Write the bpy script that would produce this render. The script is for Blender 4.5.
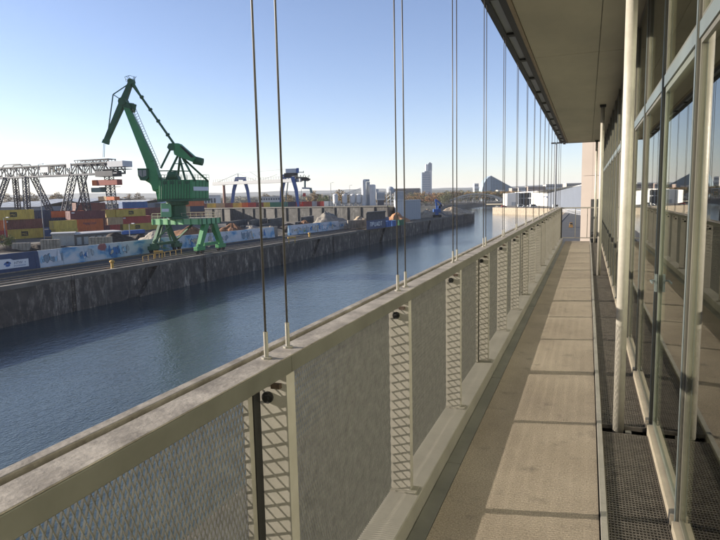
import bpy, bmesh, math, random
from mathutils import Vector, Matrix
random.seed(7)
scene = bpy.context.scene
for o in list(bpy.data.objects): bpy.data.objects.remove(o)
COL = scene.collection

# ------------------------------------------------------------------ camera
F = 593.0; CX, CY = 360.0, 270.0                      # photo is 720 x 540
VPX, VPY, ROLL = 588.0, 193.0, 0.0215                 # vanishing point of the balcony
d_ = Vector((VPX-CX, VPY-CY, F)); Yc = d_.normalized()
n_ = d_.cross(Vector((1, -ROLL, 0))).normalized()
if n_.y > 0: n_ = -n_
Zc = n_; Xc = Yc.cross(Zc)
EYE = Vector((0, 0, 1.7))
def ray(x, y):
    c = Vector((x-CX, y-CY, F)); return Vector((Xc.dot(c), Yc.dot(c), Zc.dot(c)))
def P(x, y, zc): return EYE + ray(x, y)*(zc/F)         # at a depth along the lens axis
def G(x, y, z):
    r = ray(x, y); return EYE + r*((z-EYE.z)/r.z)      # on a level plane
def AX(x, y, X):
    r = ray(x, y); return EYE + r*(X/r.x)
def AY(x, y, Y):
    r = ray(x, y); return EYE + r*(Y/r.y)
right = Vector((Xc.x, Yc.x, Zc.x)); down = Vector((Xc.y, Yc.y, Zc.y)); fwd = Vector((Xc.z, Yc.z, Zc.z))
cam_d = bpy.data.cameras.new('camera'); cam = bpy.data.objects.new('camera', cam_d); COL.objects.link(cam)
cam_d.sensor_width = 36; cam_d.lens = F/720*36; cam_d.clip_start = .05; cam_d.clip_end = 30000
m3 = Matrix((right, -down, -fwd)).transposed()
cam.matrix_world = Matrix.Translation(EYE) @ m3.to_4x4()
scene.camera = cam
WF = Vector((fwd.x, fwd.y, 0)).normalized()            # level forward and level right
WR = Vector((WF.y, -WF.x, 0))

# ------------------------------------------------------------------ sky, sun, exposure
SUN_EL = math.radians(16.4)
to_sun = Vector((-.977*math.cos(SUN_EL), -.213*math.cos(SUN_EL), math.sin(SUN_EL)))
world = bpy.data.worlds.new('World'); scene.world = world; world.use_nodes = True
nt = world.node_tree; bg = nt.nodes['Background']
sky = nt.nodes.new('ShaderNodeTexSky'); sky.sky_type = 'NISHITA'; sky.sun_disc = False
sky.sun_elevation = SUN_EL; sky.sun_rotation = math.atan2(to_sun.x, to_sun.y)
sky.altitude = 100; sky.air_density = .85; sky.dust_density = .3; sky.ozone_density = 1.6
tint = nt.nodes.new('ShaderNodeMix'); tint.data_type = 'RGBA'; tint.blend_type = 'MULTIPLY'; tint.inputs[0].default_value = 1
tint.inputs[7].default_value = (1.04, .955, 1.045, 1); nt.links.new(sky.outputs[0], tint.inputs[6])   # white balance
nt.links.new(tint.outputs[2], bg.inputs[0]); bg.inputs[1].default_value = .073
sd = bpy.data.lights.new('sun', 'SUN'); sd.energy = 5.0; sd.angle = math.radians(.53); sd.color = (1, .905, .77)
sun = bpy.data.objects.new('sun', sd); COL.objects.link(sun)
sun.rotation_euler = to_sun.to_track_quat('Z', 'Y').to_euler(); sun.location = (-30, -10, 40)
scene.view_settings.view_transform = 'Standard'; scene.view_settings.look = 'None'
scene.view_settings.exposure = 1.45; scene.view_settings.gamma = 1
scene.render.engine = 'CYCLES'

# ------------------------------------------------------------------ materials
MATS = {}; ALB = [1.0]
def mat(name, col, rough=.7, metal=0., var=.18, scale=4., bump=0., col2=None, detail=6., spec=.5, stretch=None, bscale=None):
    if name in MATS: return MATS[name]
    col = tuple(c*ALB[0] for c in col); col2 = tuple(c*ALB[0] for c in col2) if col2 else None
    m = bpy.data.materials.new(name); m.use_nodes = True; t = m.node_tree; N = t.nodes; L = t.links
    b = N['Principled BSDF']; b.inputs['Roughness'].default_value = rough; b.inputs['Metallic'].default_value = metal
    b.inputs['Specular IOR Level'].default_value = spec
    tc = N.new('ShaderNodeTexCoord'); mp = N.new('ShaderNodeMapping'); L.new(tc.outputs['Object'], mp.inputs[0])
    if stretch: mp.inputs['Scale'].default_value = stretch
    nz = N.new('ShaderNodeTexNoise'); nz.inputs['Scale'].default_value = scale; nz.inputs['Detail'].default_value = detail
    nz.inputs['Roughness'].default_value = .62; L.new(mp.outputs[0], nz.inputs[0])
    rp = N.new('ShaderNodeValToRGB'); rp.color_ramp.elements[0].position = .3; rp.color_ramp.elements[1].position = .7
    c2 = col2 if col2 else tuple(min(1, c*(1+var)) for c in col)
    c1 = col if col2 else tuple(c*(1-var) for c in col)
    rp.color_ramp.elements[0].color = (*c1, 1); rp.color_ramp.elements[1].color = (*c2, 1)
    L.new(nz.outputs[0], rp.inputs[0]); L.new(rp.outputs[0], b.inputs['Base Color'])
    if bump:
        n2 = N.new('ShaderNodeTexNoise'); n2.inputs['Scale'].default_value = bscale or scale*8; n2.inputs['Detail'].default_value = 5
        L.new(mp.outputs[0], n2.inputs[0])
        bp = N.new('ShaderNodeBump'); bp.inputs['Strength'].default_value = bump; bp.inputs['Distance'].default_value = .02
        L.new(n2.outputs[0], bp.inputs['Height']); L.new(bp.outputs[0], b.inputs['Normal'])
    MATS[name] = m; return m
def nodes_of(m): return m.node_tree.nodes, m.node_tree.links, m.node_tree.nodes['Principled BSDF']

# ------------------------------------------------------------------ mesh helpers
class MB:
    def __init__(s): s.v = []; s.f = []
    def add(s, vs, fs):
        k = len(s.v); s.v += [tuple(p) for p in vs]; s.f += [tuple(i+k for i in q) for q in fs]; return s
    def box(s, a, b):
        x0, y0, z0 = a; x1, y1, z1 = b
        return s.add([(x0,y0,z0),(x1,y0,z0),(x1,y1,z0),(x0,y1,z0),(x0,y0,z1),(x1,y0,z1),(x1,y1,z1),(x0,y1,z1)],
                     [(0,3,2,1),(4,5,6,7),(0,1,5,4),(1,2,6,5),(2,3,7,6),(3,0,4,7)])
    def beam(s, p, q, w, h=None, up=(0,0,1), w2=None, h2=None):
        p = Vector(p); q = Vector(q); h = h or w; w2 = w2 or w; h2 = h2 or (h if w2 == w else h*w2/w)
        d = (q-p).normalized(); u = Vector(up)
        if abs(d.dot(u)) > .98: u = Vector((1, 0, 0)) if abs(d.x) < .9 else Vector((0, 1, 0))
        a = d.cross(u).normalized(); b = a.cross(d).normalized()
        c = []
        for o, ww, hh in ((p, w, h), (q, w2, h2)):
            c += [o-a*ww/2-b*hh/2, o+a*ww/2-b*hh/2, o+a*ww/2+b*hh/2, o-a*ww/2+b*hh/2]
        return s.add(c, [(0,3,2,1),(4,5,6,7),(0,1,5,4),(1,2,6,5),(2,3,7,6),(3,0,4,7)])
    def tube(s, p, q, r, r2=None, n=8):
        p = Vector(p); q = Vector(q); r2 = r if r2 is None else r2; d = (q-p).normalized()
        u = Vector((0, 0, 1)) if abs(d.z) < .95 else Vector((1, 0, 0))
        a = d.cross(u).normalized(); b = d.cross(a).normalized(); vs = []
        for o, rr in ((p, r), (q, r2)):
            for i in range(n):
                t = 2*math.pi*i/n; vs.append(o+(a*math.cos(t)+b*math.sin(t))*rr)
        fs = [(i, (i+1) % n, n+(i+1) % n, n+i) for i in range(n)]
        fs += [tuple(range(n))[::-1], tuple(range(n, 2*n))]
        return s.add(vs, fs)
    def lathe(s, c, prof, n=20):
        c = Vector(c); k = len(prof); vs = []
        for r, z in prof:
            for i in range(n):
                t = 2*math.pi*i/n; vs.append(c+Vector((r*math.cos(t), r*math.sin(t), z)))
        fs = [(j*n+i, j*n+(i+1) % n, (j+1)*n+(i+1) % n, (j+1)*n+i) for j in range(k-1) for i in range(n)]
        fs += [tuple(range(n))[::-1], tuple(range((k-1)*n, k*n))]
        return s.add(vs, fs)
    def prism(s, pts, vec):                                 # polygon pushed along vec
        pts = [Vector(p) for p in pts]; vec = Vector(vec); n = len(pts)
        return s.add(pts+[p+vec for p in pts], [tuple(range(n))[::-1], tuple(range(n, 2*n))]+[(i, (i+1) % n, n+(i+1) % n, n+i) for i in range(n)])
    def mesh(s, name, smooth=False):
        me = bpy.data.meshes.new(name); me.from_pydata(s.v, [], s.f)
        bm = bmesh.new(); bm.from_mesh(me); bmesh.ops.recalc_face_normals(bm, faces=bm.faces); bm.to_mesh(me); bm.free()
        if smooth: me.polygons.foreach_set('use_smooth', [True]*len(me.polygons))
        me.update(); return me
def put(name, me, m, parent=None, label=None, cat=None, group=None, kind=None, bevel=0, smooth=False):
    if isinstance(me, MB): me = me.mesh(name, smooth)
    if m is not None and not me.materials: me.materials.append(m)
    o = bpy.data.objects.new(name, me); COL.objects.link(o); o.parent = parent
    tag(o, label, cat, group, kind)
    if bevel:
        b = o.modifiers.new('bevel', 'BEVEL'); b.width = bevel; b.segments = 2; b.limit_method = 'ANGLE'
    return o
def tag(o, label=None, cat=None, group=None, kind=None):
    for k, v in (('label', label), ('category', cat), ('group', group), ('kind', kind)):
        if v: o[k] = v
    return o
def thing(name, loc, label, cat, group=None, rz=0):
    o = bpy.data.objects.new(name, None); COL.objects.link(o); o.location = loc; o.rotation_euler.z = rz; o.empty_display_size = .2
    return tag(o, label, cat, group)
def child(name, me, m, root, **k):                          # geometry given in world space under a moved Empty
    o = put(name, me, m, root, **k)
    o.matrix_parent_inverse = root_inv(root); return o
def root_inv(root):
    return (Matrix.Translation(root.location) @ Matrix.Rotation(root.rotation_euler.z, 4, 'Z')).inverted() if root.parent is None and root.type == 'EMPTY' else Matrix.Identity(4)
def lchild(name, me, m, root, **k): return put(name, me, m, root, **k)      # geometry in the root's own space
def copy_tree(o, parent=None):
    c = o.copy(); COL.objects.link(c); c.parent = parent
    for ch in list(o.children): copy_tree(ch, c)
    return c
def text_mesh(txt, size, extrude=.0):
    cu = bpy.data.curves.new('txt', 'FONT'); cu.body = txt; cu.size = size; cu.extrude = extrude; cu.resolution_u = 2
    cu.align_x = 'CENTER'; cu.align_y = 'CENTER'
    o = bpy.data.objects.new('txt', cu); COL.objects.link(o); bpy.context.view_layer.update()
    me = bpy.data.meshes.new_from_object(o.evaluated_get(bpy.context.evaluated_depsgraph_get()))
    bpy.data.objects.remove(o); bpy.data.curves.remove(cu); return me
def text_on(name, txt, size, pos, xdir, m, parent, up=(0,0,1), inv=True):   # flat letters facing xdir x up
    me = text_mesh(txt, size, .004); x = Vector(xdir).normalized(); u = Vector(up); n = x.cross(u).normalized(); u = n.cross(x)
    M = Matrix((x, u, n)).transposed().to_4x4(); M.translation = Vector(pos); me.transform(M)
    return child(name, me, m, parent) if inv else lchild(name, me, m, parent)
GZ = -8.3; WZ = -13.3                                       # quay level, water level
# ================================================================== THE SETTING: water and ground
def water_mat():
    m = mat('water', (.045, .062, .064), rough=.06, var=.2, scale=.05); N, L, b = nodes_of(m)
    b.inputs['IOR'].default_value = 1.333
    tc = N.new('ShaderNodeTexCoord'); prev = None
    for sc, st, ds, sx in ((.07, .16, .3, (1, .5, 1)), (1.3, .22, .06, (1, .6, 1)), (4.5, .5, .02, (1, .75, 1))):
        mp = N.new('ShaderNodeMapping'); mp.inputs['Scale'].default_value = sx; mp.inputs['Rotation'].default_value = (0, 0, .5)
        L.new(tc.outputs['Object'], mp.inputs[0])
        n = N.new('ShaderNodeTexNoise'); n.inputs['Scale'].default_value = sc; n.inputs['Detail'].default_value = 3; L.new(mp.outputs[0], n.inputs[0])
        bp = N.new('ShaderNodeBump'); bp.inputs['Strength'].default_value = st; bp.inputs['Distance'].default_value = ds*4
        L.new(n.outputs[0], bp.inputs['Height'])
        if prev: L.new(prev.outputs[0], bp.inputs['Normal'])
        prev = bp
    L.new(prev.outputs[0], b.inputs['Normal']); return m
put('water', MB().add([(-420, -320, WZ), (30, -320, WZ), (30, 950, WZ), (-420, 950, WZ)], [(0, 1, 2, 3)]), water_mat(), kind='structure')
m_ground = mat('packed_earth', (.085, .075, .062), rough=.95, var=.35, scale=.06, bump=.4, bscale=1.5, detail=9)
m_asph = mat('asphalt', (.035, .034, .034), rough=.9, var=.25, scale=.3, bump=.2)
m_conc = mat('concrete', (.30, .285, .26), rough=.9, var=.22, scale=.6, bump=.3)
QA = Vector((-54.6, 0, 0)); 
def qx(Y): return -68.0 + 5.75*Y/352.0                          # face line of the far quay
S = 14000
def sheet(name, polys, m, z): 
    mb = MB()
    for p in polys: mb.add([(x, y, z) for x, y in p], [tuple(range(len(p)))])
    return put(name, mb, m, kind='structure')
# ground: far bank, land beyond the bridge, near bank and the pier on the right
sheet('ground', [
    [(-S, -S), (qx(-325)-.6, -S), (qx(-325)-.6, -325), (qx(352)-.6, 352), (-70, 359), (-200, 375), (-375, 587), (-S, 587)],
    [(-S, 587), (-375, 587), (-140, 592), (-140, 900), (-76, 900), (-76, 587), (-70, 531), (-72, 490), (-25, 431), (-15, 419), (-11, 375), (-11, -S), (S, -S), (S, S), (-S, S)],
], m_ground, GZ)
def wall_run(name, pts, m, label, cat, z0=WZ-.6, z1=GZ+.02, th=.6):
    t = thing(name, (pts[0][0], pts[0][1], z0), label, cat)
    for (x0, y0), (x1, y1) in zip(pts, pts[1:]):
        d = Vector((x1-x0, y1-y0, 0)); n = Vector((d.y, -d.x, 0)).normalized()*th
        mb = MB().prism([(x0, y0, z0), (x1, y1, z0), (x1, y1, z1), (x0, y0, z1)], n)
        child('wall_section', mb, m, t)
    return t
def stain_mat(name, dark, light, topmix):
    m = mat(name, dark, rough=.92, var=.3, scale=.8, bump=.5, bscale=3); N, L, b = nodes_of(m)
    rp = b.inputs['Base Color'].links[0].from_socket
    tc = N.new('ShaderNodeTexCoord'); mp = N.new('ShaderNodeMapping'); mp.inputs['Scale'].default_value = (.35, .35, .14); L.new(tc.outputs['Object'], mp.inputs[0])
    n = N.new('ShaderNodeTexNoise'); n.inputs['Scale'].default_value = 1.3; n.inputs['Detail'].default_value = 9; n.inputs['Roughness'].default_value = .68; L.new(mp.outputs[0], n.inputs[0])
    r2 = N.new('ShaderNodeValToRGB'); r2.color_ramp.elements[0].position = .45; r2.color_ramp.elements[1].position = .66; L.new(n.outputs[0], r2.inputs[0])
    mp3 = N.new('ShaderNodeMapping'); mp3.inputs['Scale'].default_value = (1.1, 1.1, .35); L.new(tc.outputs['Object'], mp3.inputs[0])
    n3 = N.new('ShaderNodeTexNoise'); n3.inputs['Scale'].default_value = 1.2; n3.inputs['Detail'].default_value = 8; n3.inputs['Roughness'].default_value = .75; L.new(mp3.outputs[0], n3.inputs[0])
    r3 = N.new('ShaderNodeValToRGB'); r3.color_ramp.elements[0].position = .47; r3.color_ramp.elements[1].position = .62; L.new(n3.outputs[0], r3.inputs[0])
    mu = N.new('ShaderNodeMath'); mu.operation = 'MULTIPLY'; L.new(r2.outputs[0], mu.inputs[0]); L.new(r3.outputs[0], mu.inputs[1])
    mx = N.new('ShaderNodeMix'); mx.data_type = 'RGBA'; L.new(mu.outputs[0], mx.inputs[0]); L.new(rp, mx.inputs[6]); mx.inputs[7].default_value = (*light, 1)
    L.new(mx.outputs[2], b.inputs['Base Color']); return m
m_quay = stain_mat('stained_quay_concrete', (.075, .062, .050), (.46, .39, .30), 0)
m_tan = stain_mat('tan_quay_stone', (.24, .2, .15), (.36, .31, .24), 0)
# far quay wall: slabs with slanted stair slots between them
quay = thing('quay_wall', (qx(0), 0, WZ), 'long dark stained concrete quay wall along the far side of the harbour basin', 'quay wall')
slots = [(-190, 0), (72.5, 4.0), (135.5, 3.8), (187, 3.8), (247, 3.8), (295, 3.2), (352, 0)]
for (ya, la), (yb, lb) in zip(slots, slots[1:]):
    a0 = ya+la*.25+1.0*(la > 0); a1 = a0+(la*1.3 if la else 0); b0 = yb-1.0*(lb > 0)-lb*.0; b1 = b0+(lb*1.3 if lb else 0)
    mb = MB().prism([(qx(a0), a0, WZ-.7), (qx(b0), b0, WZ-.7), (qx(b1), b1, GZ-.45), (qx(a1), a1, GZ-.45)], (-.7, 0, 0))
    child('wall_section', mb, m_quay, quay)
child('wall_core', MB().prism([(qx(-190)-.75, -190, WZ-.7), (qx(352)-.75, 352, WZ-.7), (qx(352)-.75, 352, GZ-.05), (qx(-190)-.75, -190, GZ-.05)], (-.5, 0, 0)), m_quay, quay)
m_rail_ = mat('ladder_iron', (.05, .035, .028), rough=.8)
m_cope = mat('coping_concrete', (.13, .115, .095), rough=.9, var=.35, scale=.5)
y = -190.0
while y < 352:
    y2 = min(y+12, 352)
    child('coping_stone', MB().prism([(qx(y)+.12, y+.02, GZ-.45), (qx(y2)+.12, y2-.02, GZ-.45), (qx(y2)+.12, y2-.02, GZ+.12), (qx(y)+.12, y+.02, GZ+.12)], (-.9, 0, 0)), m_cope, quay); y = y2
child('wall_section', MB().prism([(qx(352), 352.02, WZ-.7), (-70, 359, WZ-.7), (-70, 359, GZ), (qx(352), 352.02, GZ)], (-.6, -.6, 0)), m_quay, quay)
child('wall_section', MB().prism([(-70.1, 359.05, WZ-.7), (-200, 375, WZ-.7), (-200, 375, GZ), (-70.1, 359.05, GZ)], (0, -.6, 0)), m_quay, quay)
for yl_ in (40, 62, 92, 121, 150, 178, 210, 240, 275, 310):
    ldr = MB(); x_ = qx(yl_)+.10
    for dy in (0, .5): ldr.beam((x_, yl_+dy, WZ-.3), (x_, yl_+dy, GZ+.2), .07)
    for k in range(14): ldr.beam((x_, yl_, WZ+.1+k*.35), (x_, yl_+.5, WZ+.1+k*.35), .05)
    child('ladder', ldr, m_rail_, quay)
for yl_ in range(20, 345, 9):
    child('fender_post', MB().box((qx(yl_)+.005, yl_+3, WZ-.5), (qx(yl_)+.07, yl_+3.16, GZ-.46)), m_cope, quay)
m_emb = mat('embankment_stone', (.10, .10, .095), rough=.9, var=.3, scale=.3, bump=.4)
wall_run('embankment_wall', [(-375, 587), (-140, 592), (-140, 880)], m_emb, 'dark low embankment wall left of the arched bridge', 'wall')
wall_run('pier_wall', [(-76, 880), (-76, 587), (-70, 531), (-72, 490), (-25, 431)], m_tan,
         'tan stone pier wall below the white warehouses', 'quay wall', th=-.6)
wall_run('near_quay_wall', [(-25, 431), (-15, 419), (-11, 375), (-11, -150)], m_quay, 'dark quay wall on the near bank below the balcony', 'quay wall', th=-.6)
# dark track bed along the far quay
m_ballast = mat('ballast', (.035, .031, .028), rough=.95, var=.5, scale=1.5, bump=.6, bscale=6)
put('track_bed', MB().add([(qx(-190)-1.0, -190, GZ+.02), (qx(345)-1.0, 345, GZ+.02), (qx(345)-14.0, 345, GZ+.02), (qx(-190)-14.0, -190, GZ+.02)], [(0, 1, 2, 3)]), m_ballast, kind='structure')
m_rail = mat('rusty_rail', (.21, .165, .115), rough=.6, metal=.3, var=.3, scale=2)
for i, off in enumerate((2.05, 4.4, 7.2, 12.75)):
    put('crane_rail', MB().prism([(qx(-190)-off, -190, GZ+.025), (qx(340)-off, 340, GZ+.025), (qx(340)-off, 340, GZ+.19), (qx(-190)-off, -190, GZ+.19)], (-.12, 0, 0)), m_rail,
        label='steel rail along the far quay, ' + ['nearest the water', 'second from the water', 'third from the water', 'beside the painted wall'][i], cat='rail', group='rails along the far quay')

ALB[0] = .74
# ================================================================== THE BALCONY
m_floor = mat('balcony_concrete', (.28, .225, .165), rough=.88, scale=1.1, var=.14, bump=.22, bscale=230, detail=10, col2=(.39, .325, .245))
N, L, b = nodes_of(m_floor); src = b.inputs['Base Color'].links[0].from_socket
tc = N.new('ShaderNodeTexCoord'); prevc = src
for sc_, lo_, hi_, colr, amt, st in ((.9, .52, .72, (.10, .075, .055, 1), .55, (1, .5, 1)), (5., .56, .72, (.09, .07, .055, 1), .6, (1, 1, 1)), (38., .62, .70, (.14, .11, .08, 1), .5, (1, 1, 1))):
    mp = N.new('ShaderNodeMapping'); mp.inputs['Scale'].default_value = st; mp.inputs['Location'].default_value = (sc_, 3, 1); L.new(tc.outputs['Object'], mp.inputs[0])
    nz = N.new('ShaderNodeTexNoise'); nz.inputs['Scale'].default_value = sc_; nz.inputs['Detail'].default_value = 8; nz.inputs['Roughness'].default_value = .65; L.new(mp.outputs[0], nz.inputs[0])
    rp = N.new('ShaderNodeValToRGB'); rp.color_ramp.elements[0].position = lo_; rp.color_ramp.elements[1].position = hi_; rp.color_ramp.elements[1].color = (amt, amt, amt, 1); L.new(nz.outputs[0], rp.inputs[0])
    mx = N.new('ShaderNodeMix'); mx.data_type = 'RGBA'; L.new(rp.outputs[0], mx.inputs[0]); L.new(prevc, mx.inputs[6]); mx.inputs[7].default_value = colr; prevc = mx.outputs[2]
L.new(prevc, b.inputs['Base Color'])
gn = N.new('ShaderNodeTexNoise'); gn.inputs['Scale'].default_value = 110; gn.inputs['Detail'].default_value = 4; gn.inputs['Roughness'].default_value = .7; L.new(tc.outputs['Object'], gn.inputs[0])
gr_ = N.new('ShaderNodeValToRGB'); gr_.color_ramp.elements[0].position = .32; gr_.color_ramp.elements[0].color = (.42, .41, .40, 1); gr_.color_ramp.elements[1].position = .66; gr_.color_ramp.elements[1].color = (1.2, 1.2, 1.2, 1); L.new(gn.outputs[0], gr_.inputs[0])
gm = N.new('ShaderNodeMix'); gm.data_type = 'RGBA'; gm.blend_type = 'MULTIPLY'; gm.inputs[0].default_value = 1; L.new(prevc, gm.inputs[6]); L.new(gr_.outputs[0], gm.inputs[7]); L.new(gm.outputs[2], b.inputs['Base Color'])
wv = N.new('ShaderNodeTexWave'); wv.bands_direction = 'Y'; wv.inputs['Scale'].default_value = 11.5; wv.inputs['Distortion'].default_value = .6; wv.inputs['Detail'].default_value = 2; L.new(tc.outputs['Object'], wv.inputs[0])
oldb = b.inputs['Normal'].links[0].from_node; wb = N.new('ShaderNodeBump'); wb.inputs['Strength'].default_value = .3; wb.inputs['Distance'].default_value = .0022; L.new(wv.outputs['Fac'], wb.inputs['Height']); L.new(oldb.outputs[0], wb.inputs['Normal']); L.new(wb.outputs[0], b.inputs['Normal'])
m_zinc = mat('zinc_flashing', (.15, .15, .135), rough=.55, metal=.35, var=.3, scale=2.2, col2=(.25, .245, .215))
m_galv = mat('galvanised_steel', (.25, .235, .20), rough=.6, metal=.25, scale=5, col2=(.36, .335, .285), bump=.12, bscale=60)
m_railtop = mat('weathered_rail', (.14, .12, .10), rough=.72, metal=.15, scale=9, col2=(.40, .36, .315), bump=.15, bscale=80, detail=10)
m_plinth = mat('plinth_plate', (.24, .225, .195), rough=.6, metal=.2, scale=2.5, col2=(.32, .30, .26))
m_dark = mat('dark_steel', (.018, .018, .018), rough=.6, metal=.3, var=.3)
m_rust = mat('rusted_iron', (.065, .04, .026), rough=.9, var=.4, scale=30)
Y0, Y1 = -4.0, 22.6
fl = put('balcony_floor', MB().box((-.716, Y0, -.25), (.0925, Y1, 0)), m_floor, kind='structure')
put('slab', MB().box((-1.03, Y0, -.32), (.43, Y1, -.253)), mat('slab_concrete', (.2, .18, .15)), fl)
for i in range(14):                                       # zinc gutter sheets beside the plinth
    a = Y0+i*1.9; put('gutter_sheet', MB().box((-.808, a, -.25), (-.7205, min(a+1.894, Y1), -.004+.0015*(i % 2))), m_zinc, fl, bevel=.002)
SP = 1.36; PY = [1.6+SP*k for k in range(-3, 16)]; JOINT = [k for k in range(len(PY)) if (k-3) % 3 == 0]
for a, b in zip([Y0]+[PY[j]-.05 for j in JOINT if PY[j] > -2], [PY[j]-.05 for j in JOINT if PY[j] > -2]+[Y1]):
    put('plinth_plate', MB().box((-1.03, a+.003, -.25), (-.812, b-.003, .10)), m_plinth, fl, bevel=.006)
put('kerb_strip', MB().box((.1005, Y0, -.25), (.134, Y1, .02)), m_galv, fl, bevel=.003)
m_grate = mat('grating_steel', (.17, .15, .125), rough=.55, metal=.5, var=.3, scale=12)
put('grating_void', MB().box((.1365, Y0, -.252), (.43, Y1, -.12)), mat('void', (.012, .011, .01), rough=.9), fl)  # solid block coloured near-black for the shade under the grating
colY = [4.5, 13.2, 21.9]
seg = [(Y0, 4.42), (4.58, 13.12), (13.28, 21.82)]
for a, b in seg:
    g = MB(); x = .15
    while x < .42: g.box((x-.0018, a, -.028), (x+.0018, b, -.002)); x += .0165
    yy = a+.01
    while yy < b: g.box((.138, yy-.0035, -.02), (.426, yy+.0035, 0)); yy += .026
    g.box((.137, a, -.03), (.1405, b, .001)); g.box((.424, a, -.03), (.428, b, .001)); g.box((.137, a-.006, -.03), (.428, a-.001, .001)); g.box((.137, b+.001, -.03), (.428, b+.006, .001))
    put('grating', g, m_grate, fl)

# ------------------------------------------------------------------ railing
m_railbody = mat('olive_galvanised_steel', (.085, .082, .066), rough=.55, metal=.3, scale=3, col2=(.15, .145, .12), detail=8)
rl = thing('balcony_railing', (-.93, 0, .1), 'galvanised balcony railing with diamond mesh panels beside the water', 'railing')
jy = [Y0]+[PY[j]+.02 for j in JOINT if PY[j] > -2]+[Y1]
for a, b in zip(jy, jy[1:]):
    child('top_rail', MB().box((-.943, a+.0015, 1.158), (-.859, b-.0015, 1.2115)), m_railbody, rl, bevel=.003)
    child('rail_cap', MB().box((-.9435, a+.0015, 1.212), (-.8585, b-.0015, 1.216)), m_railtop, rl, bevel=.0015)
    child('outer_rail', MB().box((-1.001, a+.0015, 1.17), (-.969, b-.0015, 1.217)), m_railtop, rl, bevel=.003)
child('rail_core', MB().box((-.968, Y0, 1.165), (-.944, Y1, 1.18)), m_dark, rl)
# expanded metal panel, one mesh shared by all bays
m_mesh = mat('mesh_steel', (.11, .107, .093), rough=.5, metal=.35, var=.25, scale=20, col2=(.19, .185, .16))
SW, LW = .0182, .0505
def mesh_panel(w, h):
    mb = MB(); nx = int(w/(SW/2)); nz = int(h/(LW/2)); hx, hz = SW/2, LW/2
    def strand(p, q):
        d = (q-p).normalized(); a = Vector((0, d.z, -d.y))*.0011; tl = .0016 if d.y*d.z > 0 else -.0016; b = Vector((.0027, tl*.3, 0))
        c = [p-a-b, p+a-b, p+a+b, p-a+b, q-a-b, q+a-b, q+a+b, q-a+b]
        mb.add(c, [(0, 1, 5, 4), (1, 2, 6, 5), (2, 3, 7, 6), (3, 0, 4, 7)])
    for i in range(nx):
        for k in range(nz):
            y0, z0 = i*hx, k*hz
            if (i+k) % 2 == 0: strand(Vector((0, y0, z0)), Vector((0, y0+hx, z0+hz)))
            else: strand(Vector((0, y0, z0+hz)), Vector((0, y0+hx, z0)))
    me = bpy.data.meshes.new('mesh_panel'); me.from_pydata(mb.v, [], mb.f); me.materials.append(m_mesh); return me
PANEL = mesh_panel(SP-.012, 1.055); PANEL_S = PANEL
POST = MB().box((-.985, -.004, .1), (-.868, .004, 1.158)).box((-.8745, .004, .1), (-.868, .05, 1.157)).mesh('post')
POST.materials.append(mat('plate_steel', (.30, .28, .24), rough=.6, metal=.15, scale=7, col2=(.38, .355, .31)))
BOLT = MB().tube((-.935, -.014, 1.078), (-.935, -.0045, 1.078), .019, n=14).tube((-.935, -.026, 1.078), (-.935, -.014, 1.078), .011, n=6).mesh('bolt'); BOLT.materials.append(m_dark)
CLIP = MB().box((-.915, -.022, 1.112), (-.885, -.0045, 1.128)).mesh('clip'); CLIP.materials.append(m_rust)
FOOT = MB().box((-.99, -.03, .1005), (-.835, .06, .108)).mesh('foot_plate'); FOOT.materials.append(m_galv)
ROD = MB().tube((0, 0, 1.2155), (0, 0, 3.47), .0036, n=8).mesh('rod', True)
ROD.materials.append(mat('rod_steel', (.075, .07, .065), rough=.5, metal=.3, var=.15))
SLEEVE = MB().tube((0, 0, 1.2155), (0, 0, 1.30), .0072, n=10).tube((0, 0, 1.2155), (0, 0, 1.222), .016, n=10).mesh('sleeve'); SLEEVE.materials.append(m_galv)
def at_y(name, me, y, x=0, parent=rl, off=None):
    o = put(name, me, None, parent); o.location = Vector((x, y, 0)) - Vector(rl.location) if parent is rl else (0, 0, 0); return o
for j, y in enumerate(PY):
    p = at_y('post', POST, y)
    b = put('bolt', BOLT, None, p); c = put('clip', CLIP, None, p); f = put('foot_plate', FOOT, None, p)
    for dy in (-.045, .095):
        r = at_y('tension_rod', ROD, y+dy, -.912); put('sleeve', SLEEVE, None, r)
    nxt_joint = (j+1) in JOINT
    o = put('mesh_panel', PANEL_S if nxt_joint else PANEL, None, rl); o.location = Vector((-.978, y+.006, .101)) - Vector(rl.location)
    if j in JOINT:
        child('joint_bar', MB().box((-.9735, y-.066, .1), (-.952, y-.026, 1.157)), m_dark, rl)
        child('panel_frame', MB().box((-.9735, y-.092, .1), (-.955, y-.068, 1.156)), m_galv, rl)
# far end railing with post and bars
er = thing('end_railing', (-.3, 22.6, 0), 'thin grey railing closing the far end of the balcony', 'railing')
child('top_rail', MB().box((-.94, 22.605, 1.16), (.40, 22.66, 1.205)), m_galv, er)
child('corner_post', MB().box((-.93, 22.61, 0), (-.85, 22.69, 1.158)), m_dark, er)
child('bottom_rail', MB().box((-.845, 22.61, .1), (.40, 22.64, .13)), m_galv, er)
for x in (-.40, -.0, .3): child('post', MB().box((x-.012, 22.615, .132), (x+.012, 22.645, 1.158)), m_galv, er)

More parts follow.
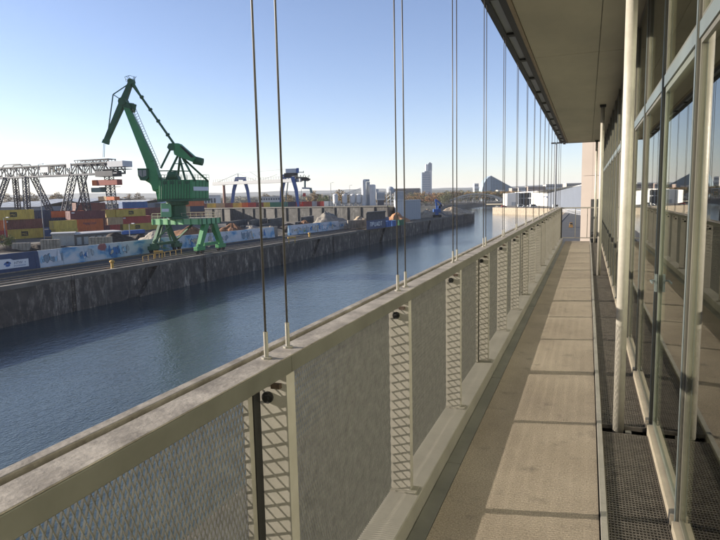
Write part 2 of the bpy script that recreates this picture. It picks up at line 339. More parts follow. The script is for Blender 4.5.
# ------------------------------------------------------------------ the office building behind the balcony
bd = thing('office_building', (.5, 0, -.25), 'glass fronted office building on the right with roof over the balcony', 'building')
m_mull = mat('olive_aluminium', (.10, .095, .075), rough=.5, metal=.2, scale=3, col2=(.14, .132, .10))
m_alu = mat('blue_grey_aluminium', (.17, .20, .195), rough=.4, metal=.4, var=.12, scale=3)
m_ceil = mat('ceiling_panel', (.20, .178, .132), rough=.85, scale=.7, col2=(.30, .27, .20), detail=8, stretch=(1, .5, 1))
m_trim = mat('brown_trim', (.16, .12, .075), rough=.7)
m_slot = mat('slot_glass', (.16, .17, .175), rough=.35, var=.1)
def glass_mat():
    m = bpy.data.materials.new('window_glass'); m.use_nodes = True; N = m.node_tree.nodes; L = m.node_tree.links
    for n in list(N): N.remove(n)
    out = N.new('ShaderNodeOutputMaterial'); mx = N.new('ShaderNodeMixShader'); fr = N.new('ShaderNodeFresnel'); fr.inputs[0].default_value = 2.3
    tr = N.new('ShaderNodeBsdfTransparent'); tr.inputs[0].default_value = (.80, .82, .76, 1); gl = N.new('ShaderNodeBsdfGlossy'); gl.inputs['Roughness'].default_value = .012
    gl.inputs[0].default_value = (.92, .93, .90, 1)
    tc = N.new('ShaderNodeTexCoord'); nz = N.new('ShaderNodeTexNoise'); nz.inputs['Scale'].default_value = 1.3; L.new(tc.outputs['Object'], nz.inputs[0])
    bp = N.new('ShaderNodeBump'); bp.inputs['Strength'].default_value = .05; bp.inputs['Distance'].default_value = .004; L.new(nz.outputs[0], bp.inputs['Height']); L.new(bp.outputs[0], gl.inputs['Normal'])
    L.new(fr.outputs[0], mx.inputs[0]); L.new(tr.outputs[0], mx.inputs[1]); L.new(gl.outputs[0], mx.inputs[2]); L.new(mx.outputs[0], out.inputs[0]); return m
m_glass = glass_mat()
CZ_ = 3.46
yb = [-4, -.4, 8.3, 17.0, 22.45]
for a, b in zip(yb, yb[1:]):
    for x0, x1, dz in ((-.69, .085, 0), (.09, .47, -.004)):
        child('ceiling_panel', MB().box((x0, a+.006, CZ_+dz), (x1, b-.006, CZ_+.05)), m_ceil, bd, bevel=.004)
child('roof_slab', MB().box((-.93, -4, CZ_+.06), (9, 22.5, CZ_+.42)), mat('roof_concrete', (.14, .125, .1)), bd)
child('edge_beam', MB().box((-.945, -4, CZ_-.01), (-.885, 22.5, CZ_+.4)), m_dark, bd)
child('inner_beam', MB().box((-.80, -4, CZ_-.008), (-.735, 22.5, CZ_+.058)), m_dark, bd)
child('ceiling_trim', MB().box((-.733, -4, CZ_-.012), (-.695, 22.5, CZ_+.05)), m_trim, bd)
child('ceiling_end_trim', MB().box((-.69, 22.452, CZ_-.01), (.47, 22.5, CZ_+.058)), m_trim, bd)
for j, y in enumerate(PY):
    child('slot_panel', MB().box((-.884, y+.05, CZ_+.02), (-.801, y+SP-.06, CZ_+.035)), m_slot, bd)
    child('slot_bracket', MB().box((-.884, y-.055, CZ_-.004), (-.801, y+.045, CZ_+.05)), m_dark, bd)
m_pole = mat('column_paint', (.38, .355, .30), rough=.45, metal=.1, scale=14, col2=(.46, .43, .37), bump=.1, bscale=40)
for y in colY:
    c = child('column', MB().tube((.243, y, -.02), (.243, y, CZ_-.006), .037, n=28), m_pole, bd, smooth=False)
    for p in c.data.polygons: p.use_smooth = len(p.vertices) == 4
    child('column_head', MB().box((.185, y-.06, CZ_-.055), (.30, y+.06, CZ_-.0045)), m_dark, bd)
    child('column_bracket', MB().box((.29, y-.02, -.06), (.33, y+.02, -.01)), m_galv, bd)
MY = [3.2+SP*k for k in range(-5, 15)]
MUL = MB().box((.452, -.024, 0), (.54, .024, CZ_-.006)).mesh('mullion'); MUL.materials.append(m_mull)
MULF = MB().box((.447, -.014, .02), (.4505, .014, CZ_-.02)).mesh('cover_strip'); MULF.materials.append(m_alu)
for y in MY:
    o = put('mullion', MUL, None, bd); o.location = Vector((0, y, 0))-Vector(bd.location)
    put('cover_strip', MULF, None, o)
bw = SP-.062
TR = MB().box((.455, 0, 2.385), (.54, bw, 2.46)).mesh('transom'); TR.materials.append(m_alu)
SILL = MB().box((.431, 0, -.02), (.54, bw, .055)).mesh('sill'); SILL.materials.append(mat('sill_beige', (.36, .31, .23), rough=.6))
def ring(x0, x1, y0, y1, z0, z1, w):
    return MB().box((x0, y0, z0), (x1, y0+w, z1)).box((x0, y1-w, z0), (x1, y1, z1)).box((x0, y0+w, z0), (x1, y1-w, z0+w)).box((x0, y0+w, z1-w), (x1, y1-w, z1))
WL = ring(.463, .52, .002, bw-.002, .057, 2.383, .024).mesh('window'); WU = ring(.463, .52, .002, bw-.002, 2.462, CZ_-.006, .024).mesh('window')
DL = ring(.466, .52, .002, bw-.002, .057, 2.383, .038).mesh('door')
for m in (WL, WU): m.materials.append(m_mull)
DL.materials.append(mat('door_frame', (.13, .14, .11), rough=.5, metal=.2))
def pane(z0, z1, w): return MB().box((.472, w, z0+w), (.48, bw-w, z1-w)).mesh('pane')
PL = pane(.057, 2.383, .023); PU = pane(2.462, CZ_-.006, .023); PD = pane(.057, 2.383, .037)
for m in (PL, PU, PD): m.materials.append(m_glass)
m_curt = mat('curtain_cloth', (.36, .29, .19), rough=.95, var=.2, scale=.6, stretch=(1, 6, .2))
def curtain(z0, z1, amp):
    mb = MB(); n = 60; vs = []
    for i in range(n+1):
        t = i/n; xx = .70+amp*math.sin(t*38)+amp*.5*math.sin(t*91+1)
        vs += [(xx, t*bw, z0), (xx, t*bw, z1)]
    mb.add(vs, [(2*i, 2*i+2, 2*i+3, 2*i+1) for i in range(n)]); return mb.mesh('curtain')
CU = curtain(.02, CZ_-.02, .02); CU.materials.append(m_curt)
BL = MB()
for i in range(28): 
    z = 2.34-i*.05; BL.add([(.575, .05, z), (.575, bw-.05, z), (.60, bw-.05, z-.012), (.60, .05, z-.012)], [(0, 1, 2, 3)])
BL = BL.mesh('blind'); BL.materials.append(mat('blind_slat', (.55, .53, .48), rough=.5, var=.05))
HND = MB().box((.44, bw-.075, 1.02), (.4545, bw-.045, 1.14)).box((.41, bw-.066, 1.09), (.44, bw-.054, 1.102)).box((.41, bw-.18, 1.09), (.42, bw-.054, 1.102)).mesh('handle'); HND.materials.append(m_alu)
for i, y in enumerate(MY[:-1]):
    base = Vector((0, y+.031, 0))-Vector(bd.location)
    def q(name, me, par=bd):
        o = put(name, me, None, par)
        if par is bd: o.location = base
        return o
    q('transom', TR); q('sill', SILL)
    isdoor = i == 5
    w = q('door' if isdoor else 'window', DL if isdoor else WL); q('pane', PD if isdoor else PL, w)
    if isdoor: q('handle', HND, w)
    w2 = q('window', WU); q('pane', PU, w2)
    q('curtain', CU)
    if i in (3, 4, 8, 12): q('blind', BL)
m_int = mat('interior_plaster', (.25, .22, .17))
child('interior_floor', MB().box((.55, -3.6, -.2), (6, 22.4, -.004)), m_int, bd)
child('interior_wall', MB().box((6, -3.6, -.2), (6.2, 22.4, CZ_)), m_int, bd)
child('end_wall', MB().box((.43, 22.30, -GZ*-1), (6.2, 22.5, CZ_)), mat('office_render', (.42, .36, .29)), bd)
child('lower_wall', MB().box((.46, -4, GZ), (9, 22.29, -.33)), mat('office_render', (.42, .36, .29)), bd)
# neighbouring beige building past the end of the balcony
nb = thing('neighbour_building', (-.26, 26, GZ), 'tall beige building wall just past the end of the balcony', 'building')
m_beige = mat('beige_render', (.47, .40, .345), rough=.9, var=.06, scale=.8)
x = -.26; zs = [GZ, -2.0, 2.4, 6.8, 11.2]
for i in range(6):
    for a, b in zip(zs, zs[1:]):
        if i == 1 and a in (-2.0,):
            child('wall_panel', MB().box((x, 26, a), (x+.44, 40, b-.012)), m_beige, nb); continue
        child('wall_panel', MB().box((x, 26+.004*(i % 2), a), (x+.436, 40, b-.012)), m_beige, nb)
    x += .44
w = child('window', MB().box((.15, 25.96, -1.5), (.9, 25.998, 1.45)), m_dark, nb)
child('pane', MB().box((.20, 25.945, -1.44), (.84, 25.955, 1.39)), m_glass, w)
nb.rotation_euler.z = -.33
ALB[0] = 1.0
# ================================================================== FAR BANK
def on_ground(px, py): return G(px, py, GZ)
def lattice(mb, p0, p1, side, up, w, h, n, r=.12, rd=.07):         # four-chord lattice girder
    p0 = Vector(p0); p1 = Vector(p1); side = Vector(side); up = Vector(up)
    cs = [(-1, -1), (1, -1), (1, 1), (-1, 1)]
    pt = lambda t, c: p0.lerp(p1, t)+side*(c[0]*w/2)+up*(c[1]*h/2)
    for c in cs: mb.beam(pt(0, c), pt(1, c), r)
    for i in range(n):
        a, b = i/n, (i+1)/n
        for k in range(4):
            c, d = cs[k], cs[(k+1) % 4]
            if i % 2: c, d = d, c
            mb.beam(pt(a, c), pt(b, d), rd)
            mb.beam(pt(b, cs[k]), pt(b, cs[(k+1) % 4]), rd)
    return mb

# ---------------------------------------------------------------- painted quay wall
def graffiti_mat():
    m = bpy.data.materials.new('graffiti_paint'); m.use_nodes = True; N = m.node_tree.nodes; L = m.node_tree.links; b = N['Principled BSDF']
    b.inputs['Roughness'].default_value = .75
    tc = N.new('ShaderNodeTexCoord'); n0 = N.new('ShaderNodeTexNoise'); n0.inputs['Scale'].default_value = .45; n0.inputs['Detail'].default_value = 3
    L.new(tc.outputs['Object'], n0.inputs[0])
    mx = N.new('ShaderNodeMix'); mx.data_type = 'VECTOR'; mx.inputs[0].default_value = .12
    L.new(tc.outputs['Object'], mx.inputs[4]); sc = N.new('ShaderNodeVectorMath'); sc.operation = 'SCALE'; sc.inputs['Scale'].default_value = 6
    L.new(n0.outputs['Color'], sc.inputs[0]); L.new(sc.outputs[0], mx.inputs[5])
    def noise(s, d, st):
        mp = N.new('ShaderNodeMapping'); mp.inputs['Scale'].default_value = st; L.new(mx.outputs[1], mp.inputs[0])
        n = N.new('ShaderNodeTexNoise'); n.inputs['Scale'].default_value = s; n.inputs['Detail'].default_value = d; L.new(mp.outputs[0], n.inputs[0]); return n
    r = N.new('ShaderNodeValToRGB'); r.color_ramp.interpolation = 'LINEAR'
    cr = r.color_ramp; cr.elements[0].position = .30; cr.elements[0].color = (.05, .16, .32, 1); cr.elements[1].position = .74; cr.elements[1].color = (.55, .56, .57, 1)
    for p, c in ((.36, (.12, .26, .42, 1)), (.42, (.28, .39, .48, 1)), (.49, (.42, .46, .49, 1)), (.62, (.50, .51, .53, 1))):
        e = cr.elements.new(p); e.color = c
    a = noise(.30, 4, (1, 1, 2.0)); L.new(a.outputs[0], r.inputs[0])
    v = noise(.34, 1.2, (1, 1, 1.5)); r2 = N.new('ShaderNodeValToRGB'); e = r2.color_ramp.elements
    e[0].position = .478; e[0].color = (0, 0, 0, 1); e[1].position = .522; e[1].color = (0, 0, 0, 1)
    for p in (.487, .510): q = e.new(p); q.color = (1, 1, 1, 1)
    L.new(v.outputs[0], r2.inputs[0])
    n3 = noise(.22, 2, (1, 1, .6)); r3 = N.new('ShaderNodeValToRGB'); r3.color_ramp.elements[0].position = .50; r3.color_ramp.elements[1].position = .56; L.new(n3.outputs[0], r3.inputs[0])
    mu = N.new('ShaderNodeMath'); mu.operation = 'MULTIPLY'; L.new(r2.outputs[0], mu.inputs[0]); L.new(r3.outputs[0], mu.inputs[1])
    m1 = N.new('ShaderNodeMix'); m1.data_type = 'RGBA'; m1.inputs[0].default_value = 0; L.new(r.outputs[0], m1.inputs[6]); m1.inputs[7].default_value = (.03, .035, .05, 1)
    n4 = noise(.16, 3, (1, 1, 1.2)); r4 = N.new('ShaderNodeValToRGB'); r4.color_ramp.elements[0].position = .72; r4.color_ramp.elements[1].position = .74; L.new(n4.outputs[0], r4.inputs[0])
    m2 = N.new('ShaderNodeMix'); m2.data_type = 'RGBA'; L.new(r4.outputs[0], m2.inputs[0]); L.new(m1.outputs[2], m2.inputs[6]); m2.inputs[7].default_value = (.25, .09, .09, 1)
    n5 = noise(.24, 3, (.8, .8, 1.5)); r5 = N.new('ShaderNodeValToRGB'); r5.color_ramp.elements[0].position = .66; r5.color_ramp.elements[1].position = .70; L.new(n5.outputs[0], r5.inputs[0])
    m3_ = N.new('ShaderNodeMix'); m3_.data_type = 'RGBA'; L.new(r5.outputs[0], m3_.inputs[0]); L.new(m2.outputs[2], m3_.inputs[6]); m3_.inputs[7].default_value = (.13, .25, .12, 1)
    L.new(m3_.outputs[2], b.inputs['Base Color']); return m
m_graf = graffiti_mat(); m_navy = mat('navy_paint', (.022, .04, .10), rough=.6, var=.25, scale=.4)
m_blue = mat('blue_paint', (.03, .10, .30), rough=.6, var=.3, scale=.5); m_white = mat('white_paint', (.62, .63, .64), rough=.6, var=.08)
m_greyp = mat('grey_graffiti', (.22, .24, .25), rough=.8, var=.5, scale=.7, col2=(.42, .45, .47))
def gx(Y): return -81.3+max(0, Y-104)*.085
gw = thing('painted_wall', (gx(60), 60, GZ), 'long low concrete wall painted with blue and white graffiti along the far quay', 'wall')
def wall_panels(y0, y1, m, step=4.6, h=2.75, top=0):
    y = y0
    while y < y1-.1:
        y2 = min(y+step, y1); hh = h+random.uniform(-.03, .03)
        x0, x1 = gx(y), gx(y2)
        mb = MB().add([(x0, y+.02, GZ), (x1, y2-.02, GZ), (x1-.28, y2-.02, GZ+hh), (x0-.28, y+.02, GZ+hh),
                       (x0-.7, y+.02, GZ), (x1-.7, y2-.02, GZ), (x1-.5, y2-.02, GZ+hh), (x0-.5, y+.02, GZ+hh)],
                      [(0, 1, 2, 3), (5, 4, 7, 6), (3, 2, 6, 7), (0, 4, 5, 1), (0, 3, 7, 4), (1, 5, 6, 2)])
        child('wall_panel', mb, m, gw); y = y2
def yat(px, py): r = AX(px, py, gx(95)); return r.y
wall_panels(-60, yat(40, 262), m_navy); wall_panels(yat(40, 262), yat(265, 238), m_graf)
wall_panels(yat(278, 238), yat(322, 232), m_graf); wall_panels(yat(322, 232), yat(346, 230), m_greyp, h=2.4); wall_panels(yat(348, 230), yat(366, 228), m_navy, h=2.5)
# sprayed shapes: bubble letters with dark outlines
rg = random.Random(21); spray = [mat('spray_'+n_, c_, rough=.75, var=.2, scale=1.5) for n_, c_ in (('white', (.55, .56, .58)), ('pale_blue', (.25, .40, .52)), ('blue', (.04, .14, .34)), ('slate', (.16, .22, .27)), ('grey', (.33, .36, .38)), ('sand', (.40, .36, .27)))]
m_ink = mat('spray_black', (.02, .022, .03), rough=.7, var=.2)
def blob(y, z, w, h, off, m, name, sk, ph):
    pts = []
    for k in range(26):
        t = 2*math.pi*k/26; r_ = 1+.26*math.sin(2*t+ph)+.2*math.sin(3*t+ph*2.3)+.1*math.sin(5*t+ph*1.7)
        yy = y+w*r_*math.cos(t); zz = min(2.62, max(.12, z+h*r_*math.sin(t)+sk*math.cos(t)*h)); pts.append(Vector((gx(yy)-.28*zz/2.75+off, yy, GZ+zz)))
    child(name, MB().prism(pts, (.006, 0, 0)), m, gw)
y_ = yat(42, 262)
while y_ < yat(262, 238):
    if rg.random() < .62:
        for k in range(rg.randint(3, 9)):
            w = rg.uniform(.22, .5); h = rg.uniform(.3, .8); ph = rg.uniform(0, 6.28); sk = rg.uniform(-.5, .5); z = rg.uniform(1.15, 1.5)
            if rg.random() < .7: blob(y_, z, w*1.06+.04, h*1.04+.03, .02+.012*k, m_ink, 'spray_outline', sk, ph)
            blob(y_, z, w, h, .032+.012*k, rg.choice(spray), 'spray_letter', sk, ph); y_ += w*1.55
    y_ += rg.uniform(.8, 3.5)
y_ = yat(281, 238)
while y_ < yat(340, 232):
    w = rg.uniform(.3, .7); h = rg.uniform(.3, .8); ph = rg.uniform(0, 6.28); blob(y_, 1.3, w*1.15, h*1.12, .02, m_ink, 'spray_outline', .2, ph); blob(y_, 1.3, w, h, .032, rg.choice(spray), 'spray_letter', .2, ph); y_ += w*rg.uniform(1.8, 4)
# white company sign on the navy stretch
yl, yr = yat(-6, 268), yat(28.5, 264); ym = (yl+yr)/2
zt = lambda px, py: AX(px, py, gx(55)).z
sx = gx((yl+yr)/2)+.02
zb, zu = GZ+.55, GZ+1.75
sg = thing('company_sign', (sx, ym, zb), 'white company sign with blue emblem on the navy wall at the left edge', 'sign')
child('board', MB().prism([(sx, yl, zb), (sx, yr, zb), (sx, yr, zu), (sx, yl+3.2, zu), (sx, yl+2.7, zu+.25), (sx, yl, zu+.3)], (.05, 0, 0)), m_white, sg)
mk = MB()
for i, (dy, dz, a) in enumerate(((.75, 1.18, .5), (1.15, 1.25, -.4), (1.0, .7, .1))):
    mk.prism([(sx+.056, yl+dy+1.2+math.cos(t)*.42, zb+dz*.7+math.sin(t)*.20+a*math.cos(t)*.3) for t in [k*math.pi/5 for k in range(10)]], (.004, 0, 0))
child('emblem', mk, m_blue, sg)
text_on('lettering', 'HTW', .62, (sx+.056, yl+4.0, zb+.72), (0, 1, 0), m_navy, sg)
mk = MB()
for z, a, b in ((.72, 5.1, yr-yl-.5), (.30, 3.2, yr-yl-.5)):
    y = a
    while y < b:
        w = random.uniform(.12, .22); mk.box((sx+.056, yl+y, zb+z-.1), (sx+.06, yl+y+w, zb+z+.1)); y += w+.09
child('small_print', mk, mat('print_grey', (.25, .3, .38)), sg)
# navy shed with graffiti letters, lean-to beside it
shp = G(374, 231, GZ); 
sh = thing('navy_shed', (shp.x, shp.y, GZ), 'dark shed with white graffiti letters over navy paint near the quay edge', 'shed')
a = G(366.5, 230, GZ); b = G(385.5, 227.5, GZ); back = ray(367, 225); back = Vector((back.x, back.y, 0)).normalized()*6
hgt = 5.2
child('wall', MB().prism([a, b, b+Vector((0, 0, hgt)), a+Vector((0, 0, hgt))], back), mat('dark_boards', (.075, .065, .06), rough=.9, var=.3, scale=1), sh)
n = Vector((b.y-a.y, a.x-b.x, 0)).normalized()*.06
child('painted_panel', MB().prism([a+n, b+n, b+n+Vector((0, 0, 2.9)), a+n+Vector((0, 0, 2.9))], n*.5), m_navy, sh)
child('roof', MB().prism([a+n*4+Vector((0, 0, hgt+.02)), b+n*4+Vector((0, 0, hgt+.02)), b+n*4+Vector((0, 0, hgt+.3)), a+n*4+Vector((0, 0, hgt+.3))], back*1.08), m_dark, sh)
gl = MB(); dirv = (b-a).normalized(); L_ = (b-a).length
pen = [(0,0,0,1),(0,1,.7,1),(0,.5,.6,.5),(0,0,.7,0)]
gx0 = .17*L_
for s_, k in (((0,0,0,1,.7,1,.6,.5,.7,0),0),((0,0,0,1,.7,1,.1,.5,.7,.5),1),((0,1,0,0,.6,0,.65,1),2),((0,0,.35,1,.7,0,.2,.4),3),((0,0,0,1,.7,.9,.7,.1,0,0),4),((.35,0,.35,1,0,1,.8,1),5)):
    pts = [(s_[i], s_[i+1]) for i in range(0, len(s_), 2)]
    for p, q in zip(pts, pts[1:]):
        A = a+n*1.8+dirv*(gx0+k*.108*L_+p[0]*.095*L_)+Vector((0, 0, .95+p[1]*1.25)); B = a+n*1.8+dirv*(gx0+k*.108*L_+q[0]*.095*L_)+Vector((0, 0, .95+q[1]*1.25))
        if (A-B).length > .05: gl.beam(A, B, .22, .22, up=n)
child('graffiti_letters', gl, m_white, sh)
for px0, px1, py, cols, lab in ((385.8, 391.5, 227.2, m_blue, 'left'), (392, 398, 226.4, m_blue, 'right'), (399, 405, 225.4, mat('green_tarp', (.03, .12, .06)), 'green')):
    a = G(px0, py, GZ); b = G(px1, py-.7, GZ); dv = (b-a).normalized(); nn = Vector((-dv.y, dv.x, 0))
    if nn.x > 0: nn = -nn
    s = thing('skip', ((a+b)/2)*1.0, {'left': 'blue steel skip right beside the navy shed', 'right': 'blue steel skip between another blue skip and a green one', 'green': 'green steel skip before the grey block shed'}[lab], 'skip', 'skips along the quay')
    hh = 1.9
    child('tub', MB().add([a+dv*.4, b-dv*.4, b+Vector((0, 0, hh)), a+Vector((0, 0, hh)), a+dv*.4+nn*2.2, b-dv*.4+nn*2.2, b+nn*2.6+Vector((0, 0, hh)), a+nn*2.6+Vector((0, 0, hh))],
          [(0, 1, 2, 3), (5, 4, 7, 6), (0, 4, 5, 1), (0, 3, 7, 4), (1, 5, 6, 2)]), cols, s)
    child('rim', MB().beam(a+Vector((0, 0, hh)), b+Vector((0, 0, hh)), .15).beam(a+nn*2.6+Vector((0, 0, hh)), b+nn*2.6+Vector((0, 0, hh)), .15), cols, s)
    for k in range(3):
        p = a.lerp(b, (k+.5)/3)-nn*.03; child('rib', MB().beam(p+Vector((0, 0, .1)), p+Vector((0, 0, hh-.1)), .12), cols, s)

# ---------------------------------------------------------------- the green portal crane
CD = 114.0
m_grn = mat('crane_green', (.036, .185, .06), rough=.5, var=.25, scale=.4, spec=.4, col2=(.055, .245, .085))
m_grl = mat('crane_pale_green', (.17, .38, .18), rough=.6, var=.2, scale=.5)
m_gdk = mat('crane_dark_green', (.020, .088, .036), rough=.6, var=.3, scale=.6)
m_cream = mat('walkway_cream', (.33, .30, .21), rough=.8)
FT = {('L', 0): G(146.5, 253.6, GZ), ('L', 1): G(183, 250.6, GZ), ('R', 0): G(203, 254.5, GZ), ('R', 1): G(226, 251.2, GZ)}
xl = -79.2; xr = -68.5
ymid = sum(v.y for v in FT.values())/4; FY = {'L': (FT['L', 0].y, FT['L', 1].y), 'R': (FT['R', 0].y, FT['R', 1].y)}
ym_ = {k: sum(v)/2 for k, v in FY.items()}
print('CRANE', {k: tuple(round(c, 1) for c in v) for k, v in FT.items()}, qx(ymid), gx(ymid))
cbase = Vector(((xl+xr)/2, ymid, GZ))
cr = thing('portal_crane', cbase, 'tall green harbour portal crane with folded boom standing on the far quay', 'crane')
def cp(px, py, dw=0): return P(px, py, CD)+WF*dw
SC = CD/F
def cbeam(name, pts, w, m=None, h=None, root=None, w2=None):
    mb = MB(); ww2 = w2
    for p, q in zip(pts, pts[1:]): mb.beam(cp(*p), cp(*q), w, h, up=WF, w2=ww2)
    return child(name, mb, m or m_grn, root or cr)
# portal: deck, two leg frames (far legs land side, near legs water side), braces, bogies
ztop = cp(180, 219).z; zdk = cp(180, 224.5).z
FX = {'L': xl, 'R': xr}
dk = child('portal_deck', MB().box((xl-.3, ymid-3.3, zdk), (xr+.5, ymid+3.3, ztop)), m_grl, cr)
for k in range(7):
    xx = xl+(xr-xl)*k/6; child('deck_rib', MB().box((xx-.12, ymid-3.42, zdk-.05), (xx+.12, ymid-3.302, ztop+.05)), m_grn, dk)
for k in range(5):
    yy = ymid-3.0+1.5*k; child('deck_rib', MB().box((xr+.502, yy-.12, zdk-.05), (xr+.62, yy+.12, ztop+.05)), m_gdk, dk)
hr = MB()
for xx in (xl-.2, xr+.4): hr.beam((xx, ymid-3.2, ztop+1.1), (xx, ymid+3.2, ztop+1.1), .06).beam((xx, ymid-3.2, ztop+.55), (xx, ymid+3.2, ztop+.55), .05)
for yy in (ymid-3.2, ymid+3.2): hr.beam((xl-.2, yy, ztop+1.1), (xr+.4, yy, ztop+1.1), .06).beam((xl-.2, yy, ztop+.55), (xr+.4, yy, ztop+.55), .05)
for k in range(9):
    xx = xl-.2+(xr-xl+.6)*k/8
    for yy in (ymid-3.2, ymid+3.2): hr.beam((xx, yy, ztop), (xx, yy, ztop+1.1), .06)
child('deck_handrail', hr, m_cream, cr)
child('deck_walkway', MB().box((xl+4.5, ymid-3.28, ztop+.003), (xr+.45, ymid+3.28, ztop+.08)), m_cream, cr)
for key, xx in FX.items():
    ymid_k = ym_[key]
    for sgn, fy in zip((-1, 1), FY[key]):
        if key == 'R':
            lg = child('leg', MB().beam((xx, ymid_k+sgn*1.2, zdk+.2), (xx, fy, GZ+1.5), 1.25, 1.0, up=(1, 0, 0), w2=.95), m_grn, cr)
        else:
            lg = child('leg', MB().beam((xx, ymid_k+sgn*1.0, zdk+.2), (xx, fy, GZ+1.5), .62, .62, up=(1, 0, 0)), m_gdk, cr)
            child('brace', MB().beam((xx, ymid_k+sgn*.4, zdk), (xx, ymid_k+sgn*1.8, GZ+2.2), .28), m_gdk, cr)
        bg_ = child('bogie', MB().box((xx-.45, fy-1.25, GZ+.75), (xx+.45, fy+1.25, GZ+1.55)).box((xx-.3, fy-.7, GZ+1.45), (xx+.3, fy+.7, GZ+2.0)), m_grn if key == 'R' else m_gdk, cr, bevel=.08)
        for wy in (-.75, .75): child('wheel', MB().tube((xx-.2, fy+wy, GZ+.62), (xx+.2, fy+wy, GZ+.62), .43, n=16), m_dark, bg_)
    child('sill_beam', MB().box((xx-.28, FY[key][0]+1.26, GZ+1.55), (xx+.28, FY[key][1]-1.26, GZ+2.1)), m_grn if key == 'R' else m_gdk, cr)
child('brace', MB().beam((xl, FY['L'][1], GZ+2.2), (xl+5, ymid+2.8, zdk), .3), m_gdk, cr)
child('brace', MB().beam((xl, FY['L'][0], GZ+2.2), (xl+4, ymid-2.8, zdk), .3), m_gdk, cr)
ld = MB()
for t in (0, .45): ld.beam((xr+.2, ymid-1+t, GZ+1.2), (xr+.2, ymid+.2+t, zdk), .07)
for k in range(12): 
    f_ = k/11; ld.beam((xr+.2, ymid-1+1.2*f_, GZ+1.2+(zdk-GZ-1.2)*f_), (xr+.2, ymid-.55+1.2*f_, GZ+1.2+(zdk-GZ-1.2)*f_), .05)
child('ladder', ld, m_cream, cr)
# turntable
pc = cp(172, 219); pc.z = ztop
child('pedestal', MB().prism([cp(163.5, 217, -1.6), cp(173.5, 217, -1.6), cp(173.5, 203.5, -1.6), cp(163.5, 203.5, -1.6)], WF*4.2), m_grl, cr, bevel=.05)
child('pedestal_sign', MB().prism([cp(164.5, 211.6, -1.65), cp(171.5, 211.6, -1.65), cp(171.5, 208.6, -1.65), cp(164.5, 208.6, -1.65)], WF*.04), m_white, cr)
tt = cp(177.5, 217, .6)
child('slewing_column', MB().lathe((tt.x, tt.y, ztop), [(2.0, 0), (1.9, .5), (1.55, .7), (1.5, cp(177, 203).z-ztop-.5), (2.1, cp(177, 203).z-ztop-.3), (2.1, cp(177, 201).z-ztop)], 24), m_gdk, cr)
# machinery house with end face turned towards us
foot = [(162.5, -2.2), (195.5, -2.2), (205.2, 3.0), (172, 3.0)]
def hpoly(py, grow=0):
    zz = cp(180, py).z; r = []
    for px, dw in foot:
        p = cp(px, py, dw); p.z = zz; r.append(p)
    c = sum(r, Vector())/4
    return [c+(p-c)*(1+grow) for p in r]
lo, hi = hpoly(199), hpoly(180.2)
house = child('machinery_house', MB().add(lo+hi, [(3, 2, 1, 0), (4, 5, 6, 7), (0, 1, 5, 4), (1, 2, 6, 5), (2, 3, 7, 6), (3, 0, 4, 7)]), m_grn, cr, bevel=.12)
lo2, hi2 = hpoly(201.3, .06), hpoly(199.1, .06)
child('house_platform', MB().add(lo2+hi2, [(3, 2, 1, 0), (4, 5, 6, 7), (0, 1, 5, 4), (1, 2, 6, 5), (2, 3, 7, 6), (3, 0, 4, 7)]), m_gdk, cr)
rb = MB()
for k in range(1, 12):
    p = lo[0].lerp(lo[1], k/12); q = hi[0].lerp(hi[1], k/12); rb.beam(p-WF*.03, q-WF*.03, .09)
for k in range(1, 5):
    p = lo[1].lerp(lo[2], k/5); q = hi[1].lerp(hi[2], k/5); rb.beam(p, q, .09)
child('house_rib', rb, m_gdk, house)
en = (lo[2]-lo[1]).normalized(); eo = Vector((en.y, -en.x, 0))*.06
if eo.dot(WR) < 0: eo = -eo
sA = lo[1].lerp(hi[1], .42)+eo; sB = lo[2].lerp(hi[2], .42)+eo; uu = Vector((0, 0, .75))
child('name_board', MB().prism([sA+en*.3, sB-en*.3, sB-en*.3+uu, sA+en*.3+uu], eo*.5), m_white, cr)
for k in range(4):
    p = hi[0].lerp(hi[1], .12+k*.22)-WF*.06; child('house_window', MB().prism([p-Vector((0, 0, .95)), p+WR*.75-Vector((0, 0, .95)), p+WR*.75-Vector((0, 0, .2)), p-Vector((0, 0, .2))], -WF*.04), m_gdk, house)
hr = MB()
for k in range(4):
    a, b = hi[k], hi[(k+1) % 4]
    for z in (.5, 1.0): hr.beam(a+Vector((0, 0, z)), b+Vector((0, 0, z)), .05)
    for j in range(6): p = a.lerp(b, j/6); hr.beam(p, p+Vector((0, 0, 1.0)), .05)
child('roof_handrail', hr, m_gdk, cr)
# boom, jib, tie rod, counterweight lever, A-frame
bm_ = MB()
for (x0, y0, w0), (x1, y1, w1) in (((160.5, 190, 2.0), (152, 163, 1.75)), ((152, 163, 1.75), (126.3, 103.5, 1.0))):
    bm_.beam(cp(x0, y0, -.6), cp(x1, y1, -.6), 1.9*w0/2, w0, up=WF, w2=1.9*w1/2, h2=w1)
boom = child('boom', bm_, m_grn, cr)
bf = MB().prism([cp(155, 178, -1.2), cp(163, 178, -1.2), cp(166, 200, -1.2), cp(159.5, 200, -1.2)], WF*2.2)
child('boom_foot', bf, m_grn, cr)
st = MB()                                                           # stair rail along the boom's back
for off in (2.4, 5.2):
    st.beam(cp(129.5+off, 106-off*.4, -.6), cp(156+off, 168-off*.4, -.6), .07)
for k in range(26):
    t = k/25; st.beam(cp(129.5+26.5*t+1, 106+62*t, -.6), cp(129.5+26.5*t+5.4, 106+62*t-2.2, -.6), .06)
child('boom_stair', st, m_cream, boom)
jib = child('jib', MB().beam(cp(132.5, 82, -.6), cp(124.5, 102.3, -.6), .7, .95, up=WF, w2=1.0, h2=1.25).beam(cp(124.5, 102.3, -.6), cp(107.2, 142, -.6), 1.0, 1.25, up=WF, w2=.8, h2=.85), m_gdk, cr)
